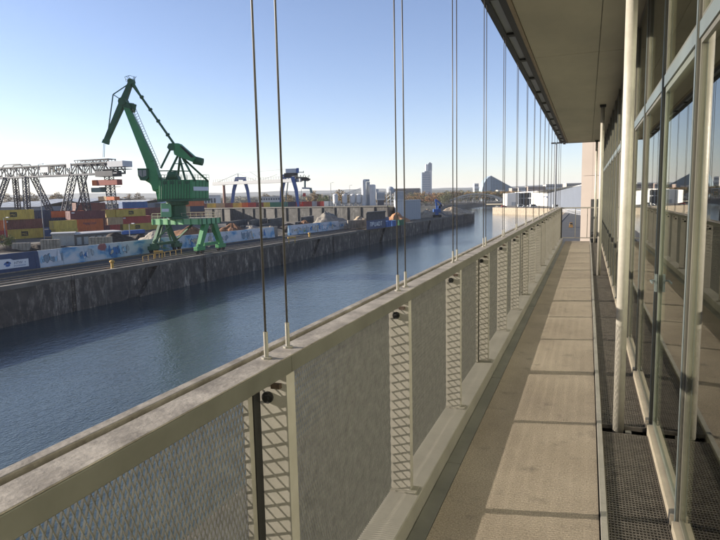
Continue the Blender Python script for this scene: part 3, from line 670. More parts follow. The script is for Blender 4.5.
child('jib_tip', MB().prism([cp(104, 143, -1.1), cp(109.5, 145, -1.1), cp(110.5, 140.5, -1.1), cp(105.5, 139.5, -1.1)], WF*1.0), m_gdk, jib)
hd = MB().tube(cp(132.6, 82.5, -1.3), cp(132.6, 82.5, .1), .55, n=14)
for k in range(6):
    a = k*1.05; hd.beam(cp(132.6, 82.5, -.6), cp(132.6+5*math.cos(a+2.2), 80.5-4.2*abs(math.sin(a+1.1)), -.6), .07)
for (x0, y0, x1, y1) in ((126, 77.5, 131, 76), (131, 76, 136, 78), (126, 77.5, 127.5, 82.5), (127, 80, 136, 80.5), (136, 78, 136, 83)): hd.beam(cp(x0, y0, -.6), cp(x1, y1, -.6), .07)
child('head_sheave', hd, m_gdk, cr)
child('knuckle', MB().tube(cp(124.8, 102.5, -1.5), cp(124.8, 102.5, .3), .75, n=14).prism([cp(124, 100, -1.3), cp(131, 104.5, -1.3), cp(133.5, 109.8, -1.3), cp(126, 108, -1.3)], WF*1.4), m_gdk, cr)
child('knuckle_platform', MB().beam(cp(128, 107, -.6), cp(137, 109.2, -.6), 1.6, .1, up=WF).beam(cp(137, 109.2, -1.3), cp(136.5, 104.5, -1.3), .06).beam(cp(132, 104, -1.3), cp(136.5, 104.5, -1.3), .06).beam(cp(134.5, 107, -1.3), cp(134.5, 104, -1.3), .06), m_gdk, cr)
tie = MB().tube(cp(133.5, 84, -.6), cp(140, 94, -.6), .42, .26).tube(cp(140, 94, -.6), cp(174.5, 143.5, -.6), .24, n=8)
for t in (.22, .43, .62, .85):
    a = cp(133.5+41*t, 84+59.5*t, -.6); b = cp(133.5+41*(t+.018), 84+59.5*(t+.018), -.6); tie.tube(a, b, .42, n=8)
child('tie_rod', tie, m_gdk, cr)
cbeam('backstay', [(131.5, 83.5, -.6), (114.4, 95, -.6)], .17, m_gdk); cbeam('backstay', [(114.4, 95, -.6), (109.3, 133, -.6)], .17, m_gdk); cbeam('backstay', [(114.4, 95, -.6), (123.5, 101, -.6)], .15, m_gdk)
cw = child('counterweight_lever', MB().prism([cp(173.5, 143.5, -1.2), cp(180.5, 143.8, -1.2), (cp(190, 152, -1.2)), cp(197.5, 158.5, -1.2), cp(194.5, 162.5, -1.2), cp(181, 157.5, -1.2), cp(176, 155, -1.2)], WF*1.9), m_grn, cr, bevel=.08)
child('counterweight', MB().tube(cp(194.5, 160.2, -.3), cp(203.2, 162.2, -.3), .78, .72, n=14), m_gdk, cw)
child('lever_slot', MB().prism([cp(181.5, 146.5, -1.24), cp(184.5, 147, -1.24), cp(196, 157.5, -1.24), cp(193, 158.2, -1.24)], WF*.03), m_dark, cw)
child('strut', MB().beam(cp(172, 148, -.6), cp(161.8, 168.5, -.6), .32, up=WF), m_gdk, cr)
child('strut_head', MB().prism([cp(169, 148, -1.2), cp(170.5, 144, -1.2), cp(176, 143.4, -1.2), cp(177, 150.5, -1.2), cp(171, 150.5, -1.2)], WF*1.4), m_gdk, cr)
for x0, y0, x1, y1, dw in ((178, 156.5, 168.5, 181, -1.8), (183, 158, 197.8, 181, -1.8), (180.5, 157, 174, 181, 2.2), (182, 157, 205, 181, 2.4), (180, 157.5, 188, 181, -1.6)):
    child('frame_leg', MB().beam(cp(x0, y0, -.3), cp(x1, y1, dw), .34, up=WF), m_gdk, cr)
child('frame_rung', MB().beam(cp(172.5, 171, -1.5), cp(192, 171.5, -1.5), .2, up=WF).beam(cp(161, 171, -.6), cp(176, 171, -1), .2, up=WF).beam(cp(175.5, 164, -1), cp(185.5, 164, -1), .15, up=WF), m_gdk, cr)
child('winch', MB().tube(cp(170.5, 176.2, -1.2), cp(179, 175.6, -1.2), .8, n=14).prism([cp(168, 180, -1.6), cp(181, 180, -1.6), cp(179.5, 176, -1.6), cp(171, 176, -1.6)], WF*2), m_gdk, cr)
cab = child('operator_cab', MB().prism([cp(140.8, 168.8, -1.9), cp(151, 168.8, -1.9), cp(151.5, 178.5, -1.9), cp(148.5, 181, -1.9), cp(143.8, 180.6, -1.9), cp(141.5, 176, -1.9)], WF*2.4), m_gdk, cr, bevel=.06)
child('cab_window', MB().prism([cp(141.6, 170.5, -1.95), cp(145.4, 170.5, -1.95), cp(146, 177.8, -1.95), cp(142.6, 175.5, -1.95)], WF*.04), mat('cab_glass', (.25, .24, .2), rough=.15), cab)
child('cab_window', MB().prism([cp(146.2, 170.5, -1.95), cp(149.6, 170.5, -1.95), cp(150, 176, -1.95), cp(146.6, 177.4, -1.95)], WF*.04), mat('cab_glass', (.25, .24, .2), rough=.15), cab)
child('cab_arm', MB().beam(cp(148, 178.5, -.8), cp(154, 182, -.8), .9, .9, up=WF).beam(cp(154, 181.5, -.8), cp(161.5, 192, -.8), 1.0, 1.2, up=WF), m_grn, cr)
hk = MB()
for dx in (-.7, .5): hk.tube(cp(105.6+dx, 144, -.6), cp(105.2+dx, 157.5, -.6), .045, n=5)
child('hoist_rope', hk, m_dark, cr)
from mathutils import noise
# ================================================================== container yard
CORR = 26
def container_mesh(L, H=2.6, W=2.44):
    mb = MB(); n = CORR if L > 8 else CORR//2; d = .10
    for side in (0, 1):
        vs = []
        for i in range(n*4+1):
            t = .18+(L-.36)*i/(n*4); k = i % 4; off = d if k in (1, 2) else .02
            x = -off if side == 0 else -W+off
            vs += [(x, t, .16), (x, t, H-.14)]
        mb.add(vs, [(2*i, 2*i+2, 2*i+3, 2*i+1) for i in range(n*4)])
    mb.box((-W+.1, .1, H-.16), (-.1, L-.1, H-.04)).box((-W+.1, .1, .12), (-.1, L-.1, .2))
    mb.box((-W+.1, L-.12, .15), (-.1, L-.06, H-.1))
    for x in (-W, -.16):
        for y in (0, L-.18): mb.box((x, y, 0), (x+.16, y+.18, H))
        mb.box((x+.01, .18, H-.14), (x+.15, L-.18, H-.01)).box((x+.01, .18, .01), (x+.15, L-.18, .16))
    for y in (.02, L-.16): mb.box((-W+.16, y, H-.14), (-.16, y+.14, H-.01)).box((-W+.16, y, .01), (-.16, y+.14, .16))
    return mb.mesh('body')
def door_mesh(H=2.6, W=2.44):
    return MB().box((-W+.17, .04, .17), (-W/2-.01, .09, H-.15)).box((-W/2+.01, .04, .17), (-.17, .09, H-.15)).mesh('door')
RODM = MB()
for x in (-1.95, -1.5, -.95, -.5): RODM.tube((x, .02, .2), (x, .02, 2.4), .025, n=6)
RODM = RODM.mesh('lock_rod'); RODM.materials.append(mat('lock_rod_steel', (.35, .34, .32), metal=.4))
CM = {40: container_mesh(12.19), 20: container_mesh(6.06)}; DM = door_mesh()
for m in list(CM.values())+[DM]: m.materials.append(m_dark)
CC = {'yellow': (.40, .28, .05), 'brown': (.13, .04, .03), 'red': (.30, .035, .025), 'orange': (.42, .095, .02), 'navy': (.02, .03, .06), 'blue': (.03, .09, .22),
      'maroon': (.10, .02, .025), 'grey': (.25, .27, .28), 'white': (.5, .5, .48), 'green': (.03, .13, .08), 'tan': (.35, .24, .13)}
def cmat(c): return mat('container_'+c, CC[c], rough=.6, scale=1.4, col2=tuple(min(1, v*1.45) for v in CC[c]), detail=9, stretch=(1, 1, .25))
LOGO = text_mesh('MSC', .85, .004); M_ = Matrix(((0, 0, 1, .035), (1, 0, 0, 6.1), (0, 1, 0, 1.25), (0, 0, 0, 1))); LOGO.transform(M_)
EMB = MB().box((.015, 5.1, .75), (.03, 7.1, 1.95)).mesh('emblem'); EMB.materials.append(m_dark); LOGO.materials.append(cmat('yellow'))
HAP = text_mesh('Hapag-Lloyd', 1.15, .004); HAP.transform(M_); HAP.materials.append(mat('container_lettering_navy', (.02, .03, .08)))
PLT = MB().box((.015, .5, 1.9), (.03, 1.5, 2.25)).mesh('plate'); PLT.materials.append(m_white)
def container(Xf, Y, z, c, L=40, logo=None, label=None, group='stacked shipping containers', rz=0):
    t = thing('shipping_container', (Xf, Y, z), label or f'{c} shipping container', 'container', group, rz or -.2)
    for nm, me in (('body', CM[L]), ('door', DM)):
        o = lchild(nm, me, None, t); o.material_slots[0].link = 'OBJECT'; o.material_slots[0].material = cmat(c)
        if nm == 'door': put('lock_rod', RODM, None, o)
    if logo == 'msc': e = lchild('emblem', EMB, None, t); put('lettering', LOGO, None, e)
    elif logo == 'hap': lchild('lettering', HAP, None, t)
    elif logo == 'plt': lchild('plate', PLT, None, t)
    return t
H_ = 2.6
XA = P(20, 225, 178).x; 
def ya(px, X, py=222): return AX(px, py, X).y
stack1 = ya(2.5, XA)
HC = 2.9
for lv, c, lg, lab, sh_ in ((0, 'yellow', 'msc', 'yellow container with black emblem, lowest of the leftmost tall stack', 0), (1, 'brown', 'plt', 'brown container in the middle of the leftmost tall stack', 0), (2, 'yellow', 'msc', 'yellow container with black emblem, topmost of the leftmost tall stack', -3.2)):
    t = container(XA, stack1+sh_, GZ+lv*HC, c, 40, lg, lab); t.scale = (1, 1, HC/H_)
for lv, c, lab in ((0, 'red', 'red container left of the lowest yellow one, cut by the picture edge'), (1, 'orange', 'orange container left of the brown one, cut by the picture edge')):
    container(XA, stack1-12.6, GZ+lv*HC, c, 40, None, lab).scale = (1, 1, HC/H_)
for lv, c, lg, lab, px in ((0, 'blue', 'plt', 'dull blue container at ground level right of the leftmost yellow stack', 41.5), (1, 'navy', None, 'navy container in the middle right of the leftmost yellow stack', 41.5), (2, 'navy', None, 'navy container high up right of the leftmost yellow stack', 33)):
    container(XA-3*(lv == 2), ya(px, XA), GZ+lv*HC-.4*(lv == 2), c, 20, lg, lab).scale = (1, 1.35, HC/H_)
XB = P(110, 218, 203).x
def rowb(px, lv, c, L, lg, lab, dx=0, sy=1): 
    t = container(XB+dx, ya(px, XB+dx, 220), GZ+lv*H_, c, L, lg, lab); t.scale = (1, sy, 1); return t
rowb(55, 0, 'yellow', 20, None, 'yellow container at ground level left of the orange pair', 6, 1.15); rowb(53.5, 1, 'yellow', 20, None, 'yellow container with lit end, upper of the pair left of the orange ones', 6, 1.2)
rowb(75, 0, 'orange', 40, 'hap', 'orange container with dark lettering, lower of the orange pair', 3, .8); rowb(75, 1, 'orange', 40, 'hap', 'orange container with dark lettering, upper of the orange pair', 3, .8)
rowb(70.5, 2, 'maroon', 40, 'plt', 'dark maroon container lying on the orange pair', 3); rowb(50, 2, 'orange', 40, None, 'orange brown container behind the gantry leg on the left', -8); rowb(50, 1, 'red', 40, None, 'red container behind the yellow pair', -8)
rowb(93, 0, 'maroon', 20, None, 'maroon container at ground level right of the orange pair', 0); rowb(92, 1, 'brown', 20, None, 'brown container on the maroon one right of the orange pair', 0, .8); rowb(101, 1, 'green', 20, None, 'green container in the gap before the yellow stack', -6)
rowb(104, 0, 'red', 20, None, 'red container at ground level left of the central yellow stack', -1); rowb(107.5, 1, 'tan', 20, None, 'tan container left of the bright red one', -1); rowb(106.5, 2, 'yellow', 20, None, 'bright yellow container, top left of the central stack', -1)
rowb(122.5, 0, 'yellow', 40, 'msc', 'yellow container with black emblem under the bright red one'); rowb(122, 1, 'red', 40, 'plt', 'bright red container in the middle of the central stack'); rowb(116.5, 2, 'yellow', 40, 'msc', 'yellow container with black emblem on the bright red one')
rowb(146.5, 0, 'yellow', 20, 'plt', 'dull yellow container at ground level behind the green crane'); rowb(147, 1, 'tan', 20, None, 'tan container with lit end just left of the green crane', 0); rowb(141, 1, 'maroon', 40, None, 'maroon container behind the tan one left of the green crane', -7)
rowb(150, 2, 'brown', 40, None, 'long brown container left of the crane pedestal', -4); rowb(139, 2, 'maroon', 20, None, 'dark maroon container right of the topmost yellow one', -5)
rc = random.Random(5); XC = XB-24; k = 0; pxs = 30.0; cnt = {}
ordn = ['first', 'second', 'third', 'fourth', 'fifth', 'sixth', 'seventh', 'eighth', 'ninth', 'tenth']
while pxs < 186:
    for lv in range(rc.choice([2, 3, 3, 4])):
        c = rc.choice(['maroon', 'brown', 'orange', 'red', 'blue', 'grey', 'tan', 'navy', 'white', 'brown']); i_ = cnt.get((c, lv), 0); cnt[(c, lv)] = i_+1
        container(XC, ya(pxs, XC, 214), GZ+lv*H_, c, 40, rc.choice([None, 'plt']), f'{c} container in the yard back row, {["ground", "second", "third", "top"][lv]} level, {ordn[i_]} from left', 'back row of containers in the yard')
    pxs += 15.5
# raised terrace with its retaining wall, containers standing on it
TZ = -2.2
A_ = P(150, 210, 318); B_ = P(388, 206, 243); A_.z = B_.z = TZ
m_ret = stain_mat('retaining_concrete', (.065, .063, .06), (.19, .185, .175), 0)
dirT = (B_-A_).normalized(); nT = Vector((dirT.y, -dirT.x, 0))
if nT.y > 0: nT = -nT
put('terrace', MB().prism([(A_.x-160, A_.y+20, TZ), (A_.x, A_.y, TZ), (B_.x, B_.y, TZ), (B_.x-6, B_.y+70, TZ), (-120, 430, TZ), (-420, 560, TZ)], (0, 0, GZ-TZ-.2)), m_ground, kind='structure')
put('grass_strip', MB().prism([A_+Vector((0, 0, .006))+dirT*100, B_+Vector((0, 0, .006)), B_+Vector((0, 4, .3)), A_+dirT*100+Vector((0, 4, .3))], (0, 0, .05)), mat('dry_grass', (.10, .115, .035), rough=1, var=.4, scale=.8), kind='structure')
rw = thing('retaining_wall', (B_.x, B_.y, GZ), 'grey concrete retaining wall behind the gravel bays, below the far containers', 'wall')
Lt = (B_-A_).length; nseg = 22
for k in range(nseg):
    p = A_+dirT*(Lt*k/nseg)+nT*.02; q = A_+dirT*(Lt*(k+1)/nseg-.06)+nT*.02
    child('wall_panel', MB().prism([Vector((p.x, p.y, GZ)), Vector((q.x, q.y, GZ)), q+Vector((0, 0, .1-.5*(k % 5 == 2))), p+Vector((0, 0, .1))], nT*.35), m_ret if k % 4 else mat('dark_retaining', (.07, .065, .06), var=.4, scale=.6), rw)
    child('pier', MB().prism([Vector((p.x, p.y, GZ))+nT*.35, Vector((p.x, p.y, GZ))+dirT*.5+nT*.35, p+dirT*.5+nT*.35, p+nT*.35], nT*.45), m_ret, rw)
child('coping', MB().beam(A_+nT*.3+Vector((0, 0, .32)), B_+nT*.3+Vector((0, 0, .32)), .9, .4), mat('wall_coping', (.09, .087, .08)), rw)
cs = [('maroon', 163, 40), ('brown', 186, 40), ('yellow', 207, 20), ('tan', 216, 20), ('brown', 225, 40), ('yellow', 233, 20), ('orange', 242, 20), ('red', 248, 20), ('maroon', 256, 40), ('maroon', 262, 40), ('green', 270, 20), ('yellow', 263.5, 20), ('navy', 288, 20), ('red', 296, 20), ('green', 276, 20), ('red', 303.5, 40), ('grey', 312, 20), ('maroon', 317, 20), ('red', 320, 20), ('white', 324, 20), ('grey', 328.5, 20)]
prev = {}
for c, px, L in cs:
    zc = 352-(px-163)*.28; p = P(px, 205, zc); k = prev.get(c, 0); prev[c] = k+1
    nx = {0: 'first', 1: 'second', 2: 'third', 3: 'fourth', 4: 'fifth'}[k]
    t = container(p.x, p.y, TZ+.02, c, L, None, f'{c} container in the far row on the retaining wall, {nx} {c} one from the left', 'far row of containers on the terrace', rz=-math.atan2(WR.y, WR.x)*0-math.pi/2+.28)
# half-height blue flat and a low grey shed in front of the stacks
bp = G(122, 237.5, GZ)
t = thing('tarp_trailer', bp, 'low blue covered trailer in front of the central container stack', 'trailer')
q = G(145.5, 235.8, GZ); dv = (q-bp).normalized(); nn = Vector((-dv.y, dv.x, 0)); nn = nn if nn.y > 0 else -nn
child('cover', MB().prism([bp+Vector((0, 0, .8)), q+Vector((0, 0, .8)), q+Vector((0, 0, 1.9)), bp+Vector((0, 0, 1.9))], nn*2.4), m_blue, t, bevel=.1)
child('chassis', MB().prism([bp+Vector((0, 0, .55))+nn*.3, q+Vector((0, 0, .55))+nn*.3, q+Vector((0, 0, .79))+nn*.3, bp+Vector((0, 0, .79))+nn*.3], nn*1.8), m_dark, t)
for f_ in (.15, .75, .88): 
    w = bp.lerp(q, f_)+Vector((0, 0, .5)); child('wheel', MB().tube(w+nn*.1, w+nn*.45, .5, n=14), m_dark, t)
def shed(name, px0, px1, py0, py1, hgt, dep, mw, mr, label, pitch=0, cat='shed', bays=0):
    a = G(px0, py0, GZ); b = G(px1, py1, GZ); dv = (b-a).normalized(); nn = Vector((-dv.y, dv.x, 0)); nn = nn if nn.dot(WF) > 0 else -nn
    t = thing(name, (a+b)/2, label, cat); u = Vector((0, 0, hgt))
    child('wall', MB().prism([a, b, b+u, a+u], nn*dep), mw, t)
    child('roof', MB().add([a+u-nn*.4-dv*.3, b+u-nn*.4+dv*.3, b+u+nn*dep*.5+dv*.3+Vector((0, 0, pitch+.02)), a+u+nn*dep*.5-dv*.3+Vector((0, 0, pitch+.02)), b+u+nn*(dep+.4)+dv*.3, a+u+nn*(dep+.4)-dv*.3,
          a+u-nn*.4-dv*.3+Vector((0, 0, .25)), b+u-nn*.4+dv*.3+Vector((0, 0, .25)), b+u+nn*dep*.5+dv*.3+Vector((0, 0, pitch+.3)), a+u+nn*dep*.5-dv*.3+Vector((0, 0, pitch+.3)), b+u+nn*(dep+.4)+dv*.3+Vector((0, 0, .25)), a+u+nn*(dep+.4)-dv*.3+Vector((0, 0, .25))],
          [(0, 1, 2, 3), (3, 2, 4, 5), (6, 9, 8, 7), (9, 11, 10, 8), (0, 6, 7, 1), (5, 4, 10, 11), (0, 3, 9, 6), (3, 5, 11, 9), (1, 7, 8, 2), (2, 8, 10, 4)]), mr, t)
    for k in range(bays):
        p = a.lerp(b, (k+.18)/bays)-nn*.05; q = a.lerp(b, (k+.82)/bays)-nn*.05
        child('gate', MB().prism([p+Vector((0, 0, .1)), q+Vector((0, 0, .1)), q+Vector((0, 0, hgt*.75)), p+Vector((0, 0, hgt*.75))], nn*.04), mat('pale_gate', (.33, .33, .31), var=.2), t)
    return t
m_shroof = mat('pale_roof_sheet', (.42, .41, .40), rough=.6, var=.12, scale=.3)
shed('low_shed', 76, 122, 245.5, 241.5, 2.6, 7, mat('shed_dark_wall', (.10, .095, .09)), m_shroof, 'long low shed with pale flat roof below the orange containers', .1, bays=7)
shed('low_shed', 53, 75, 246.5, 245.5, 2.9, 5, mat('shed_pale_wall', (.33, .32, .30), var=.3), m_shroof, 'short low shed with pale panelled wall left of the long one', .1, bays=3)
m_blockc = mat('bay_blocks', (.24, .215, .18), rough=.95, var=.35, scale=.5)
def bay(px0, px1, py, n, rows, label):
    a = G(px0, py, GZ); b = G(px1, py-.6, GZ); dv = (b-a).normalized(); L = (b-a).length; nn = Vector((-dv.y, dv.x, 0)); nn = nn if nn.dot(WF) > 0 else -nn
    t = thing('block_bay', (a+b)/2, label, 'bay wall', 'concrete block bays')
    for r in range(rows):
        for k in range(n):
            p = a+dv*(L*k/n+.04); q = a+dv*(L*(k+1)/n-.04); z = r*.95
            child('block', MB().prism([p+Vector((0, 0, z)), q+Vector((0, 0, z)), q+Vector((0, 0, z+.92)), p+Vector((0, 0, z+.92))], nn*.9), m_blockc, t)
bay(89, 112, 250.5, 7, 3, 'concrete block bay before the dark heap, right of centre of the yard'); bay(41, 60, 253.5, 6, 3, 'concrete block bay standing below the blue containers'); bay(12, 30, 252, 5, 2, 'low concrete block bay below the leftmost yellow stack')
bay(258, 278, 237.5, 5, 3, 'pale concrete blocks in the gap of the painted wall'); bay(348, 366, 229, 6, 3, 'pale block bay just left of the navy shed')
def heap(px, py, rx, ry, h, m, label, cat='heap', group='bulk material heaps', seed=0, peak=0):
    rnd = random.Random(seed); c = G(px, py, GZ); n = 44; rings = 14; ph = [rnd.uniform(0, 6.28) for _ in range(8)]; vs = []; fs = []
    for i in range(rings+1):
        t = i/rings
        for k in range(n):
            a = 2*math.pi*k/n; lump = 1+.16*math.sin(3*a+ph[0])+.09*math.sin(7*a+ph[1]+t*3)+.05*math.sin(15*a+ph[2]+t*9)
            r = (1-t); zz = h*(t**(1.0))*(1+.10*math.sin(5*a+ph[3]+t*6)*(1-t))+rnd.uniform(-.03, .03)*h*(0 < i < rings)
            nz_ = noise.fractal(Vector((math.cos(a)*(1-t)*3+seed*7, math.sin(a)*(1-t)*3, seed*3.1+t)), 1.0, 2.0, 5); lump *= 1+.13*nz_; zz = zz*(1-.12*t)+h*.13*nz_*(1-abs(2*t-1))**.5*(1 if i else 0)
            vs.append(c+WR*(rx*r*lump*math.cos(a)+peak*t)+WF*(ry*r*lump*math.sin(a))+Vector((0, 0, zz-.05)))
    for i in range(rings):
        for k in range(n): fs.append((i*n+k, i*n+(k+1) % n, (i+1)*n+(k+1) % n, (i+1)*n+k))
    return put('heap', MB().add(vs, fs), m, label=label, cat=cat, group=group, smooth=True)
m_soil = mat('dark_soil', (.035, .026, .022), rough=1, var=.5, scale=1.2, bump=.8, bscale=4); m_clay = mat('red_brown_soil', (.15, .075, .04), rough=1, var=.35, scale=.8, bump=.8, bscale=3)
m_grav = mat('grey_gravel', (.20, .18, .155), rough=1, var=.3, scale=.6, bump=.8, bscale=4); m_sand = mat('pale_rubble', (.34, .27, .19), rough=1, var=.35, scale=.7, bump=.8, bscale=3)
heap(116, 246, 6.2, 5, 3.8, m_soil, 'dark soil heap behind the concrete block bay', seed=1); heap(140, 243, 4.0, 4, 2.6, m_soil, 'small dark soil heap left of the crane legs', seed=2); heap(10, 251, 9, 5, 2.4, m_soil, 'dark earth heap at the left edge below the containers', seed=3)
heap(44, 250, 7, 4, 2.2, m_soil, 'low dark heap between the block bays on the left', seed=12)
heap(190, 241.5, 7.5, 5, 4.6, m_clay, 'red brown earth heap seen between the crane legs', seed=4); heap(233, 236.5, 6.2, 5, 4.3, m_clay, 'red brown earth heap right of the crane', seed=5); heap(156, 243.5, 5, 5, 3.8, m_grav, 'grey gravel heap behind the left crane legs', seed=6)
heap(331, 228.2, 7.2, 6, 7.0, m_grav, 'large pointed grey gravel heap right of the blue gantry crane', seed=7, peak=-1.6); heap(271, 234.5, 4.5, 4, 3.0, m_sand, 'pale rubble heap in the gap of the painted wall', seed=8)
heap(360, 228, 6, 5, 4.6, m_sand, 'sandy heap left of the navy shed', seed=9); heap(397, 222, 5, 5, 4.6, mat('orange_rubble', (.30, .15, .07), var=.3, scale=1), 'orange brown rubble heap left of the grey block shed', seed=10)
heap(428.5, 217.3, 7.5, 6, 4.8, m_sand, 'pale rubble heap right of the grey block shed', seed=11); heap(452, 214.2, 10.5, 6, 5.0, m_sand, 'rubble heap with pale stones near the pier end', seed=13); heap(437, 215.8, 4.5, 4, 4, mat('scrap_metal', (.12, .115, .11), metal=.3, var=.6, scale=3, bump=.9, bscale=4), 'grey scrap heap beside the blue excavator', seed=14); heap(465, 213.4, 4, 4, 2.4, mat('green_tarp', (.03, .12, .06)), 'green covered heap at the pier end', seed=15)
heap(207, 238.5, 5, 4, 3.4, m_soil, 'dark heap directly right of the crane pedestal', seed=21); heap(252, 234.2, 6, 4, 3.2, m_grav, 'grey gravel heap before the retaining wall, left of the wall gap', seed=22); heap(289, 231.5, 6.5, 5, 3.0, m_soil, 'dark heap before the retaining wall below the right blue leg', seed=23); heap(305, 229.5, 5, 4, 3.6, m_clay, 'brown heap just left of the large pointed gravel heap', seed=24)
rd = random.Random(9)
for i, (px, py) in enumerate(((219, 236.6), (243, 234.6), (263, 232.9), (298, 230), (318, 228.6))):
    a = G(px, py, GZ); t = thing('bay_divider', a, ['leftmost concrete divider wall before the retaining wall', 'second concrete divider wall from the left before the retaining wall', 'middle concrete divider wall before the retaining wall', 'fourth concrete divider wall from the left before the retaining wall', 'rightmost concrete divider wall beside the large gravel heap'][i], 'bay wall', 'bay dividers'); d2 = (Vector((A_.x, A_.y, 0)).lerp(Vector((B_.x, B_.y, 0)), .5)-Vector((a.x, a.y, 0))); d2 = Vector((-.25, 1, 0)).normalized()
    for k in range(9):
        for r in range(3 if k > 2 else 2): p = a+d2*(k*3.0); child('block', MB().prism([p+Vector((0, 0, r*1.3)), p+d2*2.94+Vector((0, 0, r*1.3)), p+d2*2.94+Vector((0, 0, r*1.3+1.27)), p+Vector((0, 0, r*1.3+1.27))], Vector((-.9, -.2, 0))), m_ret, t)
# barrier and bollards at the quay edge
def bollard(px, py, label):
    c = G(px, py, GZ); put('bollard', MB().lathe(c, [(.30, 0), (.22, .15), (.22, .85), (.38, 1.0), (.38, 1.2), (.2, 1.3)], 14), mat('yellow_iron', (.42, .26, .06), var=.3), label=label, cat='bollard', group='bollards on the quay edge')
bollard(112.5, 268.5, 'tan bollard on the quay edge left of the first slanted slot'); bollard(374, 226.5, 'small tan bollard on the quay edge before the navy shed'); bollard(309.5, 237.5, 'tan bollard on the quay edge right of the painted wall gap')
def trestle(px0, px1, py, label):
    a = G(px0, py, GZ); b = G(px1, py-.4, GZ); t = thing('barrier', (a+b)/2, label, 'barrier'); u = Vector((0, 0, 1.25)); m = mat('yellow_iron', (.42, .26, .06), var=.3)
    child('beam', MB().beam(a+u, b+u, .3, .3), m, t)
    for p in (a.lerp(b, .12), a.lerp(b, .88)):
        for s in (-.5, .5): child('leg', MB().beam(p+u, p+WF*s*.6, .13), m, t)
trestle(154, 163.5, 258.7, 'yellow trestle barrier on the quay near the crane'); trestle(288, 296, 243.2, 'yellow trestle barrier on the quay below the painted wall')
hr = MB(); pts = [G(143+k*5.5, 262.2-k*1.15, GZ) for k in range(8)]
for p, q in zip(pts, pts[1:]): hr.beam(p+Vector((0, 0, 1.0)), q+Vector((0, 0, 1.0)), .06)
for p in pts: hr.beam(p, p+Vector((0, 0, 1.0)), .06)
put('stair_handrail', hr, mat('yellow_iron', (.42, .26, .06), var=.3), label='thin yellowish handrail on the quay edge above the slanted slot by the crane', cat='handrail')

# ================================================================== grey lattice gantry crane on the left
YG = P(100, 175, 196).y
m_gry = mat('gantry_grey', (.04, .044, .058), rough=.6, var=.2, scale=.5); m_gbox = mat('gantry_white', (.45, .46, .48), rough=.6, var=.1)
gz = AY(100, 168.5, YG).z; gx1 = AY(121, 168, YG).x; gx0 = AY(-60, 172, YG).x
gc = thing('gantry_crane', (gx1, YG, GZ), 'grey lattice gantry crane spanning the container stacks on the left', 'crane')
child('bridge_girder', lattice(MB(), (gx0, YG, gz), (gx1, YG, gz), (0, 1, 0), (0, 0, 1), 3.6, 3.4, 30, .46, .26), m_gry, gc)
lt = MB()
for s in (-1.8, 1.8): lt.beam((gx0, YG+s, gz-1.85), (gx1, YG+s, gz-1.85), .5, .35)
child('bottom_chord', lt, mat('chord_grey', (.2, .205, .22)), gc)
def leg(px_t, py_t, px_b, dy_b, w=1.5, m=m_gry, dyt=0):
    p = AY(px_t, py_t, YG); q = AY(px_b, 212, YG); t = Vector((p.x, YG+dyt, gz-1.8)); b = Vector((q.x, YG+dy_b, GZ))
    d = (b-t).normalized(); s = d.cross(Vector((0, 1, 0))).normalized(); child('leg', lattice(MB(), t, b, s, Vector((0, 1, 0)), w, w, 12, .32, .18), m, gc)
for sy in (-1, 1):
    leg(11, 178, 1 if sy < 0 else 3.5, sy*6, 1.3, dyt=sy*1.6); leg(29.5, 178, 42 if sy < 0 else 45, sy*6, 1.4, dyt=sy*1.6); leg(77, 174, 73 if sy < 0 else 76, sy*6, 1.7, dyt=sy*1.6)
q0 = AY(91.5, 172, YG); q1 = AY(79, 214, YG); child('brace', MB().tube((q0.x, YG-1.6, gz-1.5), (q1.x, YG-5, GZ), .28), m_gry, gc)
for px0, px1, y0, y1 in ((9, 25, 166.5, 164.5), ):
    a = AY(px0-4, 170, YG); b = AY(px0, 165.3, YG); c = AY(px1, 165, YG); e = AY(px1+4, 169, YG)
    for s in (-1.9, 1.9): child('top_frame', MB().beam((a.x, YG+s, a.z), (b.x, YG+s, b.z), .3).beam((b.x, YG+s, b.z), (c.x, YG+s, b.z), .35).beam((c.x, YG+s, b.z), (e.x, YG+s, e.z), .3), m_gry, gc)
def gbox(name, px0, px1, py0, py1, dep, m, off=0, root=None):
    a = AY(px0, py1, YG); b = AY(px1, py0, YG); return child(name, MB().box((a.x, YG-dep/2+off, a.z), (b.x, YG+dep/2+off, b.z)), m, root or gc, bevel=.05)
gbox('machine_house', 112.5, 127.3, 160.8, 167.5, 4.4, m_gbox); gbox('end_platform', 99, 127, 168.6, 170.4, 4.8, m_gry)
gbox('girder_sign', 45.5, 53, 167, 173, .3, m_white, -1.95); gbox('girder_sign', 71.5, 75.5, 163.5, 168.5, .3, m_white, -1.95)
sg_ = MB()
for a, b, c, d in ((54, 55.6, 167, 172.5), (58, 59.6, 167, 172.3), (55.6, 58, 167, 168.4), (62.5, 65.5, 168, 171)):
    p = AY(a, d, YG); q = AY(b, c, YG); sg_.box((p.x, YG-2.1, p.z), (q.x, YG-1.9, q.z))
child('girder_gear', sg_, m_dark, gc)
top = MB(); a = AY(78, 163, YG); b = AY(112, 160.2, YG); lattice(top, (a.x, YG, b.z-.5), (b.x, YG, b.z-.5), (0, 1, 0), (0, 0, 1), 3.2, 1.8, 9, .26, .16); child('upper_girder', top, m_gry, gc)
tr = gbox('trolley', 100, 117, 170.5, 177, 4.2, m_gry)
mast = MB(); a = AY(109, 177, YG+2.6); b = AY(113, 213, YG+2.6); lattice(mast, (a.x, YG+2.6, a.z), (b.x, YG+2.6, GZ+8), (1, 0, 0), (0, 1, 0), 2.0, 2.0, 11, .24, .14); child('hanging_mast', mast, m_gry, gc)
gbox('mast_cab', 94, 103, 187.5, 192.5, 2.4, mat('cab_teal', (.12, .18, .17)), 0)
gbox('spreader', 102, 118, 186.6, 187.6, 2.6, m_dark, 0)
